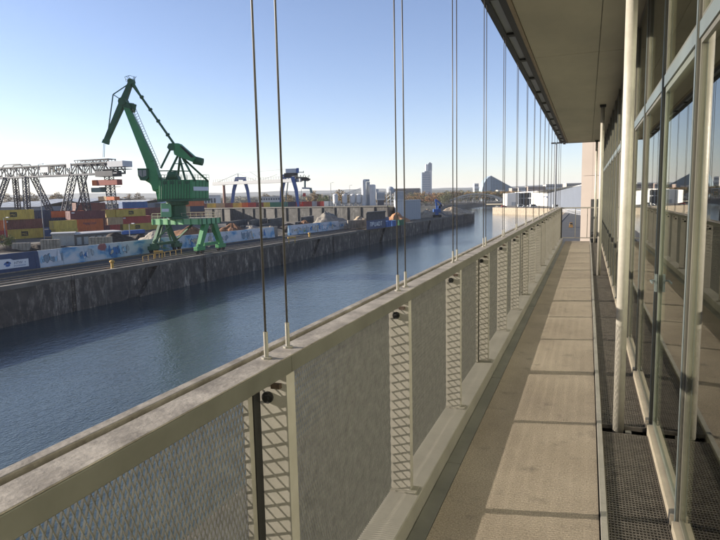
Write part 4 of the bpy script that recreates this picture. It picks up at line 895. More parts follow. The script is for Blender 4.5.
o1 = AY(97, 186, YG); o2 = AY(119.5, 179.3, YG)
t = thing('hanging_container', (o1.x, YG, o1.z), 'red orange container hanging under the grey gantry crane trolley', 'container')
child('body', MB().box((o1.x+1.2, YG-1.2, o1.z+.1), (o2.x, YG+1.2, o2.z)), mat('container_brick', (.24, .05, .035)), t, bevel=.05); child('end_panel', MB().box((o1.x-.9, YG-1.22, o1.z+.1), (o1.x+1.19, YG+1.2, o2.z+.02)), cmat('orange'), t, bevel=.05)
t = thing('hanging_platform', (o1.x, YG, AY(100, 201, YG).z), 'tan and orange machine box on the mast below the hanging container', 'machine')
a = AY(101, 200.8, YG); b = AY(109, 196.3, YG); child('tan_box', MB().box((a.x, YG-1.2, a.z), (b.x, YG+1.2, b.z)), cmat('tan'), t, bevel=.05); a = AY(109.2, 200.3, YG); b = AY(117, 196.6, YG); child('orange_box', MB().box((a.x, YG-1.2, a.z), (b.x, YG+1.2, b.z)), cmat('orange'), t, bevel=.05)
# masts in the yard
def mast_lamp(px, pyt, pyb, zc, label, arms=1, r=.09):
    c = P(px, pyb, zc); top_ = P(px, pyt, zc); base = Vector((c.x, c.y, GZ if c.z < -3 else TZ)); t = thing('lamp_mast', base, label, 'lamp mast', 'lamp masts')
    child('pole', MB().tube(base, Vector((c.x, c.y, top_.z)), r*1.4, r, n=8), mat('mast_grey', (.22, .23, .24), var=.1), t)
    for k in range(arms):
        s = (-1)**k; e = Vector((c.x, c.y, top_.z))
        child('arm', MB().beam(e, e+WR*s*1.1+Vector((0, 0, .15)), .1), mat('mast_grey', (.22, .23, .24), var=.1), t); child('lamp_head', MB().box(e+WR*s*1.1+Vector((-.45, -.2, .05)), e+WR*s*1.1+Vector((.45, .2, .28))), m_gbox, t)
mast_lamp(44.5, 165, 240, 170, 'tall thin lamp mast rising past the grey gantry girder'); mast_lamp(331.3, 183, 206, 300, 'thin lamp mast left of the four small silos', 1, .12); mast_lamp(350, 185.5, 206, 330, 'thin lamp mast right of the first silos', 1, .1)
mast_lamp(5.5, 218, 238, 165, 'short lamp mast before the leftmost container stack'); mast_lamp(130.5, 224, 244, 165, 'short lamp mast before the central container stack')

# ================================================================== blue and white gantry crane
m_cblu = mat('gantry_blue', (.04, .09, .26), rough=.5, var=.15); ZB = {'l': 345, 'r': 318}
def bp_(px, py, zc, dw=0): return P(px, py, zc)+WF*dw
bc0 = bp_(291, 206, 318); bgc = thing('blue_gantry_crane', (bc0.x, bc0.y, TZ), 'blue legged gantry crane with long white girder on the far terrace', 'crane')
def bleg(pt, pb, zc, w): 
    a = bp_(*pt, zc); b = bp_(*pb, zc); b.z = TZ; mid = a.lerp(b, .42)+(a-b).normalized()*0+WR*(.35 if pb[0] > pt[0] else -.35)*1.6
    child('leg', MB().beam(a, mid, w, w, up=WF, w2=w*.9).beam(mid, b, w*.9, w*.9, up=WF, w2=w*.6), m_cblu, bgc)
for pt, pb, zc, w in (((237, 178), (231.5, 204), 352, 2.0), ((244, 178), (250, 205), 340, 1.8), ((285, 175), (280.8, 207), 322, 2.2), ((292.5, 177), (298.5, 207), 312, 2.0)): bleg(pt, pb, zc, w)
for px0, px1, py, zc, w in ((236, 246, 178.5, 346, 1.6), (284, 293.5, 176.5, 317, 1.8)): child('cross_beam', MB().beam(bp_(px0, py, zc), bp_(px1, py, zc), w, w, up=WF), m_cblu, bgc)
ga, gb = bp_(213.5, 183.8, 355), bp_(301, 180.2, 312)
for s in (-1.6, 1.6): child('girder', MB().beam(ga+WF*s, gb+WF*s, .9, 1.7, up=(0, 0, 1)), mat('girder_grey', (.26, .27, .285), var=.1), bgc)
hrl = MB()
for k in range(36):
    p = ga.lerp(gb, k/35); hrl.beam(p+Vector((0, 0, .8)), p+Vector((0, 0, 2.4)), .12)
hrl.beam(ga+Vector((0, 0, 2.3)), gb+Vector((0, 0, 2.3)), .12); child('girder_handrail', hrl, mat('mast_grey', (.22, .23, .24)), bgc)
child('girder_tip', MB().beam(bp_(213, 184.3, 356), bp_(226, 184, 351), 3.8, 1.1, up=(0, 0, 1)), m_gbox, bgc)
child('stay', MB().beam(bp_(216, 183, 354), bp_(238, 173.5, 347), .22).beam(bp_(238, 173.5, 347), bp_(259, 182, 333), .22).beam(bp_(238, 173.5, 347), bp_(238, 178, 347), .4).beam(bp_(250, 172, 340), bp_(262, 179.5, 333), .2).beam(bp_(263, 179.5, 333), bp_(277, 174.5, 325), .2).beam(bp_(239, 173, 347), bp_(286, 169.2, 320), .16), mat('mast_grey', (.22, .23, .24)), bgc)
child('machine_house', MB().prism([bp_(285.5, 173, 315), bp_(296, 172.8, 315), bp_(296, 168.4, 315), bp_(285.5, 168.8, 315)], WF*3.5), m_gbox, bgc, bevel=.05)
child('house_frame', MB().prism([bp_(284, 177.5, 316), bp_(297.5, 177.5, 316), bp_(297.5, 173, 316), bp_(284, 173.2, 316)], WF*2.6), m_dark, bgc)
child('tower_box', MB().prism([bp_(296.3, 173, 314.8), bp_(298.6, 173, 314.8), bp_(298.6, 168, 314.8), bp_(296.3, 168, 314.8)], WF*2), m_cblu, bgc)
child('cable_arm', MB().beam(bp_(298.6, 172.3, 315), bp_(303.5, 172.3, 315), .4, up=WF).beam(bp_(303.5, 173, 315), bp_(303.5, 171, 315), .3, up=WF), mat('mast_grey', (.22, .23, .24)), bgc)
child('rope_trolley', MB().prism([bp_(294, 180.5, 313), bp_(308.5, 180.8, 311), bp_(310.5, 179, 311), bp_(306, 177, 311), bp_(296, 177, 313)], WF*3), m_dark, bgc, bevel=.1)
tg = MB()
for k in range(9): tg.beam(bp_(294+k*1.7, 181.5, 312), bp_(295.5+k*1.7, 174.5+((k*7) % 5)*.5, 312), .28, up=WF)
child('trolley_gear', tg, m_dark, bgc)
child('drop_cab', MB().prism([bp_(302, 189, 311), bp_(310, 189.2, 311), bp_(310, 187.4, 311), bp_(302, 187.2, 311)], WF*1.5), m_gbox, bgc); child('hoist_column', MB().beam(bp_(305, 181, 311), bp_(305, 187.5, 311), .9, up=WF).beam(bp_(310.5, 188, 311), bp_(311.5, 193, 311), 1.2, up=WF).beam(bp_(301.5, 189, 311), bp_(301, 204, 311), .15).beam(bp_(288.5, 178, 316), bp_(285, 206, 316), .5, up=WF), mat('cab_teal', (.12, .18, .17)), bgc)
child('red_hook_block', MB().prism([bp_(302.5, 196.5, 311), bp_(305.8, 196.5, 311), bp_(305.5, 193, 311), bp_(303, 193, 311)], WF*1.5), cmat('red'), bgc)
# rusty chimney and long low white building on the terrace
c = P(224.5, 200, 380); put('brick_chimney', MB().lathe((c.x, c.y, TZ), [(1.05, 0), (.8, P(224, 186, 380).z-TZ), (.95, P(224, 186, 380).z-TZ+.05), (.95, P(224, 185.3, 380).z-TZ)], 14), mat('chimney_rust', (.17, .075, .05), var=.3), label='brown round chimney at the left end of the white girder', cat='chimney')
def block(name, px0, px1, pyt, zc, dep, m, label, cat='building', floors=2, cols=8, base=None, roofm=None, winm=None, pyb=None, group=None):
    a = P(px0, pyt, zc); b = P(px1, pyt-(px1-px0)*ROLL*1.0, zc); b.z = a.z; z0 = GZ if base is None else base
    if pyb: z0 = P(px0, pyb, zc).z
    A0 = Vector((a.x, a.y, z0)); B0 = Vector((b.x, b.y, z0)); u = Vector((0, 0, a.z-z0)); dv = (B0-A0).normalized(); t = thing(name, (A0+B0)/2, label, cat, group)
    child('wall', MB().prism([A0, B0, B0+u, A0+u], WF*dep), m, t); child('roof', MB().prism([A0+u-WF*.3-dv*.3+Vector((0, 0, .02)), B0+u-WF*.3+dv*.3+Vector((0, 0, .02)), B0+u-WF*.3+dv*.3+Vector((0, 0, .5)), A0+u-WF*.3-dv*.3+Vector((0, 0, .5))], WF*(dep+.6)), roofm or m_shroof, t)
    L = (B0-A0).length; wm = winm or mat('far_window', (.06, .07, .085), rough=.2)
    for f in range(floors):
        for k in range(cols):
            p = A0+dv*(L*(k+.2)/cols)+u*((f+.35)/floors)-WF*.08; w = dv*(L*.6/cols); hgt = u*(.42/floors)
            child('window', MB().prism([p, p+w, p+w+hgt, p+hgt], WF*.06), wm, t)
    return t
m_fw = mat('far_white_wall', (.55, .54, .52), var=.08); m_fb = mat('far_brown_wall', (.16, .13, .12), var=.2)
block('white_hall', 204, 216, 196, 420, 14, m_fw, 'small white hall left of the brown chimney on the terrace', floors=1, cols=4, base=TZ)
block('site_office', 258, 280, 197.5, 400, 10, m_fw, 'pale low building with dark window bands between the blue legs', floors=2, cols=9, base=TZ)
# ================================================================== silos, mixing plant, far halls
m_silo = mat('silo_white', (.52, .52, .52), rough=.5, var=.1, scale=.3); m_silog = mat('silo_grey', (.33, .35, .37), rough=.6, var=.15, scale=.3)
def silo(px, pw, pyt, zc, label, m=m_silo, base=TZ):
    c = P(px, 205, zc); r = pw/2*zc/F; top_ = P(px, pyt, zc).z-base
    t = thing('silo', (c.x, c.y, base), label, 'silo', 'silos of the concrete works')
    child('tank', MB().lathe((c.x, c.y, base), [(r*.3, top_*.10), (r*.75, top_*.2), (r, top_*.3), (r, top_*.93), (r*.6, top_*.985), (r*.2, top_)], 20), m, t, smooth=False)
    for k in range(4):
        a = k*1.571+.6; child('leg', MB().beam((c.x+r*.85*math.cos(a), c.y+r*.85*math.sin(a), base), (c.x+r*.85*math.cos(a), c.y+r*.85*math.sin(a), base+top_*.32), .3), m_silog, t)
    child('rim', MB().lathe((c.x, c.y, base), [(r*1.03, top_*.9), (r*1.03, top_*.925)], 20), m_silog, t)
for px, nm in ((335.6, 'leftmost of the four small silos'), (344.8, 'second of the four small silos from the left'), (353, 'third of the four small silos from the left'), (358.8, 'rightmost of the four small silos')): silo(px, 5.2, 193.8, 300, 'small white silo, '+nm)
pl = P(372, 205, 300); plant = thing('mixing_plant', (pl.x, pl.y, TZ), 'pale concrete mixing plant with tall towers on the terrace', 'mixing plant')
def pbox(name, px0, px1, py0, py1, m=m_silo, dep=5, zc=300, root=None, dw=0):
    return child(name, MB().prism([P(px0, py1, zc)+WF*dw, P(px1, py1, zc)+WF*dw, P(px1, py0, zc)+WF*dw, P(px0, py0, zc)+WF*dw], WF*dep), m, root or plant)

for px_, w_, yt_ in ((364.1, 4.3, 180), (372.8, 5.8, 184.6)):
    c = P(px_, 206, 300); zz = P(px_, yt_, 300).z-TZ; child('tower', MB().lathe((c.x, c.y, TZ), [(w_*.29, 0), (w_*.29, zz*.96), (w_*.2, zz)], 8), m_silo, plant)
pbox('tower_core', 366.4, 369.9, 182, 206.5, m_silog, 3, dw=.6); pbox('tower_cap', 363.5, 369.5, 179.3, 181.5, m_silog, 3, dw=.3)
pbox('bin_house', 376.5, 385, 192.2, 200, m_silo, 7); pbox('bin_base', 377.5, 384, 200.1, 206.5, mat('plant_dark', (.10, .10, .11)), 6); pbox('bin_roof', 376, 378.6, 189, 192, m_silo, 5)
for k in range(5): pbox('bin_panel', 377+k*1.6, 378.1+k*1.6, 193.2, 198.8, m_silog, .2, dw=-.25)
cv = MB(); a = P(343, 195.5, 302); b = P(364, 188.5, 302); lattice(cv, a, b, WF, Vector((0, 0, 1)), 1.6, 1.2, 10, .16, .1); cv.beam(a+Vector((0, 0, .7)), b+Vector((0, 0, .7)), 1.7, .25); child('conveyor', cv, m_silog, plant)
c = P(390.5, 206, 296); ztw = P(390, 187, 296).z-TZ; child('mixer_drum', MB().lathe((c.x, c.y, TZ), [(.6, ztw*.55), (1.9, ztw*.7), (1.9, ztw*.9), (1.1, ztw), (.3, ztw*1.02)], 18), m_silog, plant)
fr = MB()
for k in range(4):
    a = k*1.571+.4; fr.beam((c.x+2*math.cos(a), c.y+2*math.sin(a), TZ), (c.x+2*math.cos(a), c.y+2*math.sin(a), TZ+ztw*.8), .3)
for z in (.2, .4, .6):
    for k in range(4):
        a, b = k*1.571+.4, (k+1)*1.571+.4; fr.beam((c.x+2*math.cos(a), c.y+2*math.sin(a), TZ+ztw*z), (c.x+2*math.cos(b), c.y+2*math.sin(b), TZ+ztw*(z+.18)), .18)
child('mixer_frame', fr, m_silog, plant); pbox('works_hall', 395, 405, 192, 206, m_silog, 12, 330); pbox('works_hall_roof', 394.6, 405.4, 191.3, 192, m_silo, 12.6, 329.6)
# grey block shed on the pier
ca, cb = G(395.5, 221.3, GZ), G(420.8, 219.0, GZ)
gs = thing('grey_block_shed', (ca+cb)/2, 'large pale grey ribbed block shed on the pier behind the quay wall', 'shed'); hh = P(395, 201.2, (ca-EYE).dot(fwd)).z-GZ; dv = (cb-ca).normalized(); u = Vector((0, 0, hh)); nn = WF
split = ca+dv*(cb-ca).length*.36
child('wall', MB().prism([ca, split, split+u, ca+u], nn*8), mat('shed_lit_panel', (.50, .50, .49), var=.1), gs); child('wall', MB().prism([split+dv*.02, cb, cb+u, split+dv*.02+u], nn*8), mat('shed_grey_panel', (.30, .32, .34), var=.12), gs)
for k in range(11):
    p = ca+dv*(cb-ca).length*(k+.5)/11-nn*.1; child('rib', MB().prism([p, p+dv*.28, p+dv*.28+u, p+u], nn*.09), mat('shed_rib', (.38, .39, .40)), gs)
child('roof', MB().prism([ca+u+Vector((0, 0, .02))-nn*.3, cb+u+Vector((0, 0, .02))-nn*.3, cb+u+Vector((0, 0, .4))-nn*.3, ca+u+Vector((0, 0, .4))-nn*.3], nn*8.6), m_silog, gs)
# blue excavator on the pier
e0 = G(437, 217.5, GZ); zc_ = (e0-EYE).dot(fwd); ex = thing('excavator', e0, 'blue material excavator with raised arm on the pier', 'excavator'); k_ = zc_/F
E = lambda dx, dz, dw=0: e0+WR*dx+WF*dw+Vector((0, 0, dz))
child('undercarriage', MB().prism([E(-2, .5, -1.2), E(2, .5, -1.2), E(2, 1.3, -1.2), E(-2, 1.3, -1.2)], WF*2.4), m_dark, ex)
for dx in (-1.5, 1.5):
    for dw in (-1.4, 1.1): child('wheel', MB().tube(E(dx, .55, dw), E(dx, .55, dw+.4), .55, n=14), m_dark, ex)
child('cab_riser', MB().prism([E(-.8, 1.3, -1), E(.6, 1.3, -1), E(.6, 2.6, -1), E(-.8, 2.6, -1)], WF*2), m_blue, ex); child('upper_body', MB().prism([E(-1.8, 2.6, -1.3), E(1.6, 2.6, -1.3), E(1.6, 4.0, -1.3), E(-1.8, 4.0, -1.3)], WF*2.6), m_blue, ex, bevel=.1)
cb_ = child('cab', MB().prism([E(.3, 4.0, -1.3), E(1.6, 4.0, -1.3), E(1.6, 5.6, -1.3), E(.5, 5.6, -1.3)], WF*1.2), m_blue, ex); child('cab_window', MB().prism([E(.5, 4.3, -1.34), E(1.5, 4.3, -1.34), E(1.5, 5.4, -1.34), E(.65, 5.4, -1.34)], WF*.03), m_dark, cb_)
child('arm', MB().beam(E(0, 4.0), E(-.6, 8.6), .8, .7, up=WF).beam(E(-.6, 8.6), E(1.9, 6.2), .55, .5, up=WF), m_blue, ex); child('grab', MB().lathe(E(1.9, 5.0), [(.2, 0), (.7, .3), (.6, .9), (.2, 1.2)], 8), m_dark, ex)
# big roofs behind the containers
def hall(px0, px1, py_e, py_r, zc, dep, label, mw, mr):
    a = P(px0, py_e, zc); b = P(px1, py_e-(px1-px0)*ROLL, zc); b.z = a.z; ridge = P(px0, py_r, zc+dep/2).z-a.z; A0 = Vector((a.x, a.y, GZ)); B0 = Vector((b.x, b.y, GZ)); u = Vector((0, 0, a.z-GZ)); d2 = WF*dep
    t = thing('storage_hall', (A0+B0)/2, label, 'hall', 'halls behind the container yard')
    child('wall', MB().prism([A0, B0, B0+u, A0+u], d2), mw, t)
    rr = Vector((0, 0, max(.5, ridge))); o = Vector((0, 0, .03))
    child('roof', MB().add([A0+u+o-WF, B0+u+o-WF, B0+u+d2/2+rr, A0+u+d2/2+rr, B0+u+d2+o+WF, A0+u+d2+o+WF], [(0, 1, 2, 3), (3, 2, 4, 5)]), mr, t)
    child('gable', MB().prism([A0+u+o, A0+u+d2/2+rr-Vector((0, 0, .1)), A0+u+d2+o], (B0-A0).normalized()*.3), mw, t)
    for k in range(9):
        p = (A0+u+o-WF).lerp(B0+u+o-WF, (k+.5)/9); q = (A0+u+d2/2+rr).lerp(B0+u+d2/2+rr, (k+.5)/9); child('roof_light', MB().beam(p.lerp(q, .2)+Vector((0, 0, .08)), p.lerp(q, .85)+Vector((0, 0, .08)), 1.4, .08), mat('roof_light', (.5, .53, .55)), t)
m_hr = mat('hall_roof_grey', (.34, .345, .35), rough=.5, var=.12, scale=.08); m_hb = mat('hall_roof_beige', (.48, .45, .40), rough=.6, var=.08); m_hw = mat('hall_wall', (.16, .17, .19), var=.15)
hall(-25, 40, 208, 202.5, 300, 60, 'wide grey roofed hall behind the leftmost containers', m_hw, m_hr); hall(20, 88, 203.8, 199.8, 350, 80, 'long pale grey roofed hall behind the gantry legs', m_hw, m_hr); hall(88, 137, 204.5, 201, 330, 60, 'beige roofed hall right of the gantry mast', m_hw, m_hb); hall(143, 163, 203.8, 201.6, 360, 50, 'small beige roofed hall behind the crane house', m_hw, m_hb); hall(84, 118, 201, 199.4, 420, 40, 'brown roofed hall behind the hanging platform', m_fb, mat('brown_roof', (.12, .09, .08)))
# ================================================================== bridge, tower, glass sail, far town
YB = 640.0
def BA(px, py): return AY(px, py, YB)
zdk_b = BA(477, 203.1).z; br = thing('arch_bridge', (BA(477, 203).x, YB, WZ), 'grey steel arch bridge crossing the water in the distance', 'bridge'); m_br = mat('bridge_steel', (.085, .10, .12), rough=.6, var=.15)
xa, xb = BA(446, 203).x, BA(509, 203).x; zt_ = BA(477, 193.8).z
child('deck', MB().box((BA(380, 203).x, YB-5, zdk_b-.9), (BA(560, 203).x, YB+5, zdk_b+.7)), mat('bridge_deck', (.03, .033, .038)), br)
for s in (-4.6, 4.6):
    N_ = 22; pts = [Vector((xa+(xb-xa)*k/N_, YB+s, zdk_b+.7+(zt_-zdk_b-.7)*(1-(2*k/N_-1)**2))) for k in range(N_+1)]; ar = MB()
    for p, q in zip(pts, pts[1:]): ar.beam(p, q, .9, 1.1)
    child('arch', ar, m_br, br)
    for k in range(2, N_-1, 2): child('hanger', MB().beam(pts[k], Vector((pts[k].x, YB+s, zdk_b+.6)), .45), m_br, br)
    lw = MB(); 
    for k in range(1, N_): 
        p = pts[k].copy(); p.z = zdk_b+.7+(p.z-zdk_b-.7)*.74; q = pts[k+1].copy() if k < N_ else p; q.z = zdk_b+.7+(q.z-zdk_b-.7)*.74; lw.beam(p, q, .5)
    child('inner_arch', lw, m_br, br)
for k in range(4, 19, 2): 
    p = xa+(xb-xa)*k/22; z = zdk_b+.7+(zt_-zdk_b-.7)*(1-(2*k/22-1)**2); child('cross_tie', MB().beam((p, YB-4.6, z), (p, YB+4.6, z), .4), m_br, br)
for x in (xa-3, xb+3, BA(425, 203).x, BA(400, 203).x): child('pier', MB().box((x-1.5, YB-5.5, WZ-1), (x+1.5, YB+5.5, zdk_b-.91)), mat('bridge_pier', (.2, .2, .19)), br)
rl2 = MB().beam((BA(380, 203).x, YB-5, zdk_b+1.9), (BA(560, 203).x, YB-5, zdk_b+1.9), .12)
for k in range(60): x = BA(380, 203).x+(BA(560, 203).x-BA(380, 203).x)*k/59; rl2.beam((x, YB-5, zdk_b+.7), (x, YB-5, zdk_b+1.9), .1)
child('handrail', rl2, m_br, br)
# tower with offset round top
ZT = 1700.0; tw0 = P(427, 196, ZT); s_ = ZT/F; twr = thing('high_rise_tower', (tw0.x, tw0.y, GZ), 'tall grey high-rise tower with offset stacked top on the skyline', 'tower'); m_tw = mat('tower_glass', (.16, .20, .25), rough=.3, var=.1); m_tc = mat('tower_concrete', (.27, .30, .34), var=.06)
W2 = 4.1*s_; zt1 = P(427, 172.2, ZT).z
child('shaft', MB().prism([P(422, 205, ZT), P(430.2, 205, ZT), P(430.2, 172.2, ZT), P(422, 172.4, ZT)], WF*22), m_tw, twr)
for k in range(12):
    y = 173.5+k*2.3; child('floor_band', MB().prism([P(421.9, y+.9, ZT-.4), P(430.3, y+.9, ZT-.4), P(430.3, y, ZT-.4), P(421.9, y, ZT-.4)], WF*.35), m_tc, twr)
child('stair_shaft', MB().prism([P(430.3, 205, ZT-3), P(431.8, 205, ZT-3), P(431.8, 170, ZT-3), P(430.3, 170, ZT-3)], WF*10), m_tc, twr)
child('neck', MB().prism([P(424.5, 172.1, ZT), P(431.5, 172, ZT), P(431.5, 171.05, ZT), P(424.5, 171.05, ZT)], WF*16), m_tc, twr)
for a, b, c, d, m in ((428.3, 432, 163.2, 171, m_tw), (425.9, 428.25, 164.3, 171, m_silo), (429, 431, 162.4, 163.15, m_tc)): child('top_storey', MB().prism([P(a, d, ZT), P(b, d, ZT), P(b, c, ZT), P(a, c, ZT)], WF*16), m, twr)
# glass sail building
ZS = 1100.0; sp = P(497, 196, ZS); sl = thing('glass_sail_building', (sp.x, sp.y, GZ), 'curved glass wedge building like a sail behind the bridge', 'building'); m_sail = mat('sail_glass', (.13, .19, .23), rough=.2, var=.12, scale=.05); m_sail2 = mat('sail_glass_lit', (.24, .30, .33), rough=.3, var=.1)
arc = [(482.2, 203), (482.0, 191), (482.8, 187), (484.2, 183), (486.0, 179.8), (488.2, 177.4), (490.8, 175.8)]
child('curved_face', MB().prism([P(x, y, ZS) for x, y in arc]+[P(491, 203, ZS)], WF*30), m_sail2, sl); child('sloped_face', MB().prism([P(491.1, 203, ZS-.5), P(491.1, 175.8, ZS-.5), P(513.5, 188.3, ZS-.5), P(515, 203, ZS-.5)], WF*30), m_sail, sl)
gr = MB()
for y in (179, 182, 185, 188, 191, 194): 
    xr_ = 491.1+(y-175.8)/(188.3-175.8)*22.4; gr.beam(P(491.1, y, ZS-1), P(min(xr_, 513), y-.2, ZS-1), .35)
for x in (494, 497, 500, 503, 506, 509): 
    yt = 175.8+(x-491.1)/22.4*12.5; gr.beam(P(x, yt, ZS-1), P(x, 200, ZS-1), .3)
child('glazing_bar', gr, mat('glazing_bar', (.08, .11, .13)), sl); child('crest', MB().beam(P(490.9, 175.7, ZS-1), P(513.5, 188.2, ZS-1), .8), m_tc, sl)
for i, (px0, px1, pyt, zc, c, lab) in enumerate(((474.3, 478.7, 183.7, 1500, m_fw, 'slim far apartment tower left of the glass sail'), (393, 420, 189, 900, m_fb, 'long dark far block left of the high-rise tower'), (512, 518, 188.5, 800, mat('far_rose', (.33, .24, .2)), 'rosy far building right of the glass sail'), (518.5, 527, 187.7, 900, m_fw, 'far white houses above the first white warehouse'), (528, 545, 186.8, 950, mat('far_rose', (.33, .24, .2)), 'far reddish roofed row above the warehouses'), (546, 566, 184.6, 950, m_fw, 'far pale row of houses above the second warehouse'), (566.5, 584, 183.6, 900, mat('far_tan', (.40, .34, .27)), 'far tan houses above the long-sided warehouse'), (498, 505, 190, 950, m_fw, 'low far white block at the foot of the glass sail'), (182, 200, 193.5, 1300, m_fw, 'far pale block behind the crane house'), (60, 70, 200, 900, m_fw, 'small far white block on the left horizon'))):
    block('far_building', px0, px1, pyt, zc, 16, c, lab, floors=4 if i not in (1, 7, 9) else 2, cols=max(4, int((px1-px0)*1.1)), roofm=m_fb if i % 2 else m_shroof, group='far town buildings')
# ================================================================== white warehouses and quay life on the right
def whouse(A0, B0, dep, h, label, mw, stripes=0):
    A0 = Vector((A0.x, A0.y, GZ)); B0 = Vector((B0.x, B0.y, GZ)); u = Vector((0, 0, h)); t = thing('warehouse', (A0+B0)/2, label, 'warehouse', 'white warehouses on the pier'); dv = (B0-A0).normalized(); nn = Vector((-dv.y, dv.x, 0)); nn = nn if nn.y > 0 else -nn
    return t, A0, B0, u, dv, nn
m_ww = mat('warehouse_white', (.66, .65, .62), var=.05, scale=.1); m_wshade = mat('warehouse_shaded_side', (.10, .115, .145), var=.08, scale=.1)  # the long side wall's shade is put into its darker blue-grey colour
ZW = 540.0
def wp(px, py, zc=ZW): return P(px, py, zc)
t = thing('warehouse', Vector((wp(513, 206).x, wp(513, 206).y, GZ)), 'white warehouse nearest the arch bridge', 'warehouse', 'white warehouses on the pier')
zt1 = wp(513, 193.2).z; za = wp(507, 205); zb_ = wp(519, 205)
child('wall', MB().prism([Vector((za.x, za.y, GZ)), Vector((zb_.x, zb_.y, GZ)), Vector((zb_.x, zb_.y, zt1+.6)), Vector((za.x, za.y, zt1-.2))], WF*40+WR*6), m_ww, t)
child('gate', MB().prism([wp(512, 207.4, ZW-.5), wp(516, 207.3, ZW-.5), wp(516, 202, ZW-.5), wp(512, 202, ZW-.5)], WF*.3), m_silog, t); child('wall_sign', MB().prism([wp(512.5, 198, ZW-.5), wp(514.8, 198, ZW-.5), wp(514.8, 197.2, ZW-.5), wp(512.5, 197.2, ZW-.5)], WF*.3), m_navy, t)
t2 = thing('open_warehouse', Vector((wp(528, 206).x, wp(528, 206).y, GZ)), 'dark open sided loading hall between the two white warehouses', 'warehouse')
a, b = wp(519.2, 205, ZW+6), wp(537.5, 205, ZW-10); ztb = wp(528, 192.8).z
child('back_wall', MB().prism([Vector((a.x, a.y, GZ))+WF*14, Vector((b.x, b.y, GZ))+WF*14, Vector((b.x, b.y, ztb))+WF*14, Vector((a.x, a.y, ztb))+WF*14], WF*2), mat('hall_inside', (.10, .11, .12)), t2)
child('roof', MB().prism([Vector((a.x, a.y, ztb)), Vector((b.x, b.y, ztb+.6)), Vector((b.x, b.y, ztb+1.4)), Vector((a.x, a.y, ztb+.8))], WF*16), m_ww, t2); child('gallery', MB().beam(Vector((a.x, a.y, GZ+6.5)), Vector((b.x, b.y, GZ+6.5)), .5, .7), m_silog, t2)
for k in range(6): p = a.lerp(b, (k+.5)/6); child('pillar', MB().box((p.x-.25, p.y-.25, GZ), (p.x+.25, p.y+.25, ztb)), m_silog, t2)
t3 = thing('warehouse', Vector((wp(546, 206, 500).x, wp(546, 206, 500).y, GZ)), 'white warehouse with small dark sign and long shade-toned side wall', 'warehouse', 'white warehouses on the pier')
a, b = wp(538, 205, 510), wp(554.3, 205, 470); c = wp(583, 203, 560); z1, z2 = wp(538, 192.6, 510).z, wp(554, 191.4, 470).z; zc3 = wp(583, 185.8, 330).z
V = lambda p, z: Vector((p.x, p.y, z))
c = wp(600, 210, 300)
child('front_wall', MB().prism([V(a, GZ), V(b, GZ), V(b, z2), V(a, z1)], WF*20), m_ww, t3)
child('side_wall', MB().prism([V(b, GZ)+WR*.2, V(c, GZ), V(c, wp(590, 184.5, 310).z), V(b, z2)+WR*.2], WF*20), m_wshade, t3); child('roof', MB().prism([V(a, z1+.02), V(b, z2+.02), V(c, wp(590, 184.5, 310).z+.02), V(c, wp(590, 184.5, 310).z+.5), V(b, z2+.6), V(a, z1+.5)], WF*22), m_ww, t3)
child('wall_sign', MB().prism([wp(543.4, 197.3, 489), wp(548, 197.2, 480), wp(548, 196.2, 480), wp(543.4, 196.3, 489)], -WF*.3), m_navy, t3)
for k in range(7):
    p = V(b, GZ).lerp(V(c, GZ), (k+.6)/8); child('downpipe', MB().beam(p-WF*.2, p-WF*.2+Vector((0, 0, 11)), .3), m_silog, t3)
# parked vans and cars before the open hall; low fence
def vehicle(px, py, L, h, m, label, rz=None, van=False):
    c = G(px, py, GZ); t = thing('parked_van' if van else 'parked_car', c, label, 'van' if van else 'car', 'vehicles parked on the pier'); x, f = WR, WF
    q = lambda a, b, z: c+x*a+f*b+Vector((0, 0, z)); W = 1.8
    if van: prof = [(-L/2, .4), (L/2, .4), (L/2, 1.2), (L/2-.6, 1.35), (L/2-1.2, h), (-L/2, h)]
    else: prof = [(-L/2, .4), (L/2, .4), (L/2, .85), (L/2-1.0, .95), (L/2-1.7, h), (-L/2+.9, h), (-L/2+.2, .95), (-L/2, .9)]
    bd_ = child('body', MB().prism([q(a, -W/2, z) for a, z in prof], f*W), m, t, bevel=.08)
    child('window', MB().prism([q(a, -W/2-.02, z) for a, z in ((-L/2+.8, 1.0), (L/2-1.3, 1.0), (L/2-1.75, h-.12), (-L/2+1.1, h-.12))], f*.015), m_dark, t)
    for a in (-L/2+.8, L/2-.85):
        for b in (-W/2-.03, W/2-.2): w = child('wheel', MB().tube(q(a, b, .33), q(a, b+.23, .33), .33, n=14), m_dark, t); child('rim', MB().tube(q(a, b-.01, .33), q(a, b+.0, .33), .18, n=10), m_silog, w)
for i, (px, c, v, lab) in enumerate(((521, 'white', True, 'white van parked leftmost before the open hall'), (525.5, 'grey', False, 'grey car second from left before the open hall'), (529.5, 'white', False, 'white car in the middle before the open hall'), (533.5, 'white', True, 'white van parked rightmost before the open hall'), (504, 'red', False, 'small red car at the tip of the right pier'), (556.5, 'white', True, 'white van at the corner of the long-sided warehouse'), (562, 'grey', False, 'grey car beside the long shade-toned side wall'))): vehicle(px, 207.2+.6*(px > 550), 5.4 if v else 4.4, 2.3 if v else 1.45, cmat(c), lab, van=v)
fc = thing('pier_fence', V(wp(558, 208, 330), GZ), 'light metal fence along the pier before the shade-toned side wall', 'fence'); a, b = V(wp(557, 209, 335), GZ), V(wp(582, 209, 262), GZ)
for k in range(19): p = a.lerp(b, k/18); child('post', MB().beam(p, p+Vector((0, 0, 2.2)), .16), m_gbox, fc)
for z in (.5, 1.1, 1.7, 2.2): child('rail', MB().beam(a+Vector((0, 0, z)), b+Vector((0, 0, z)), .14), m_gbox, fc)
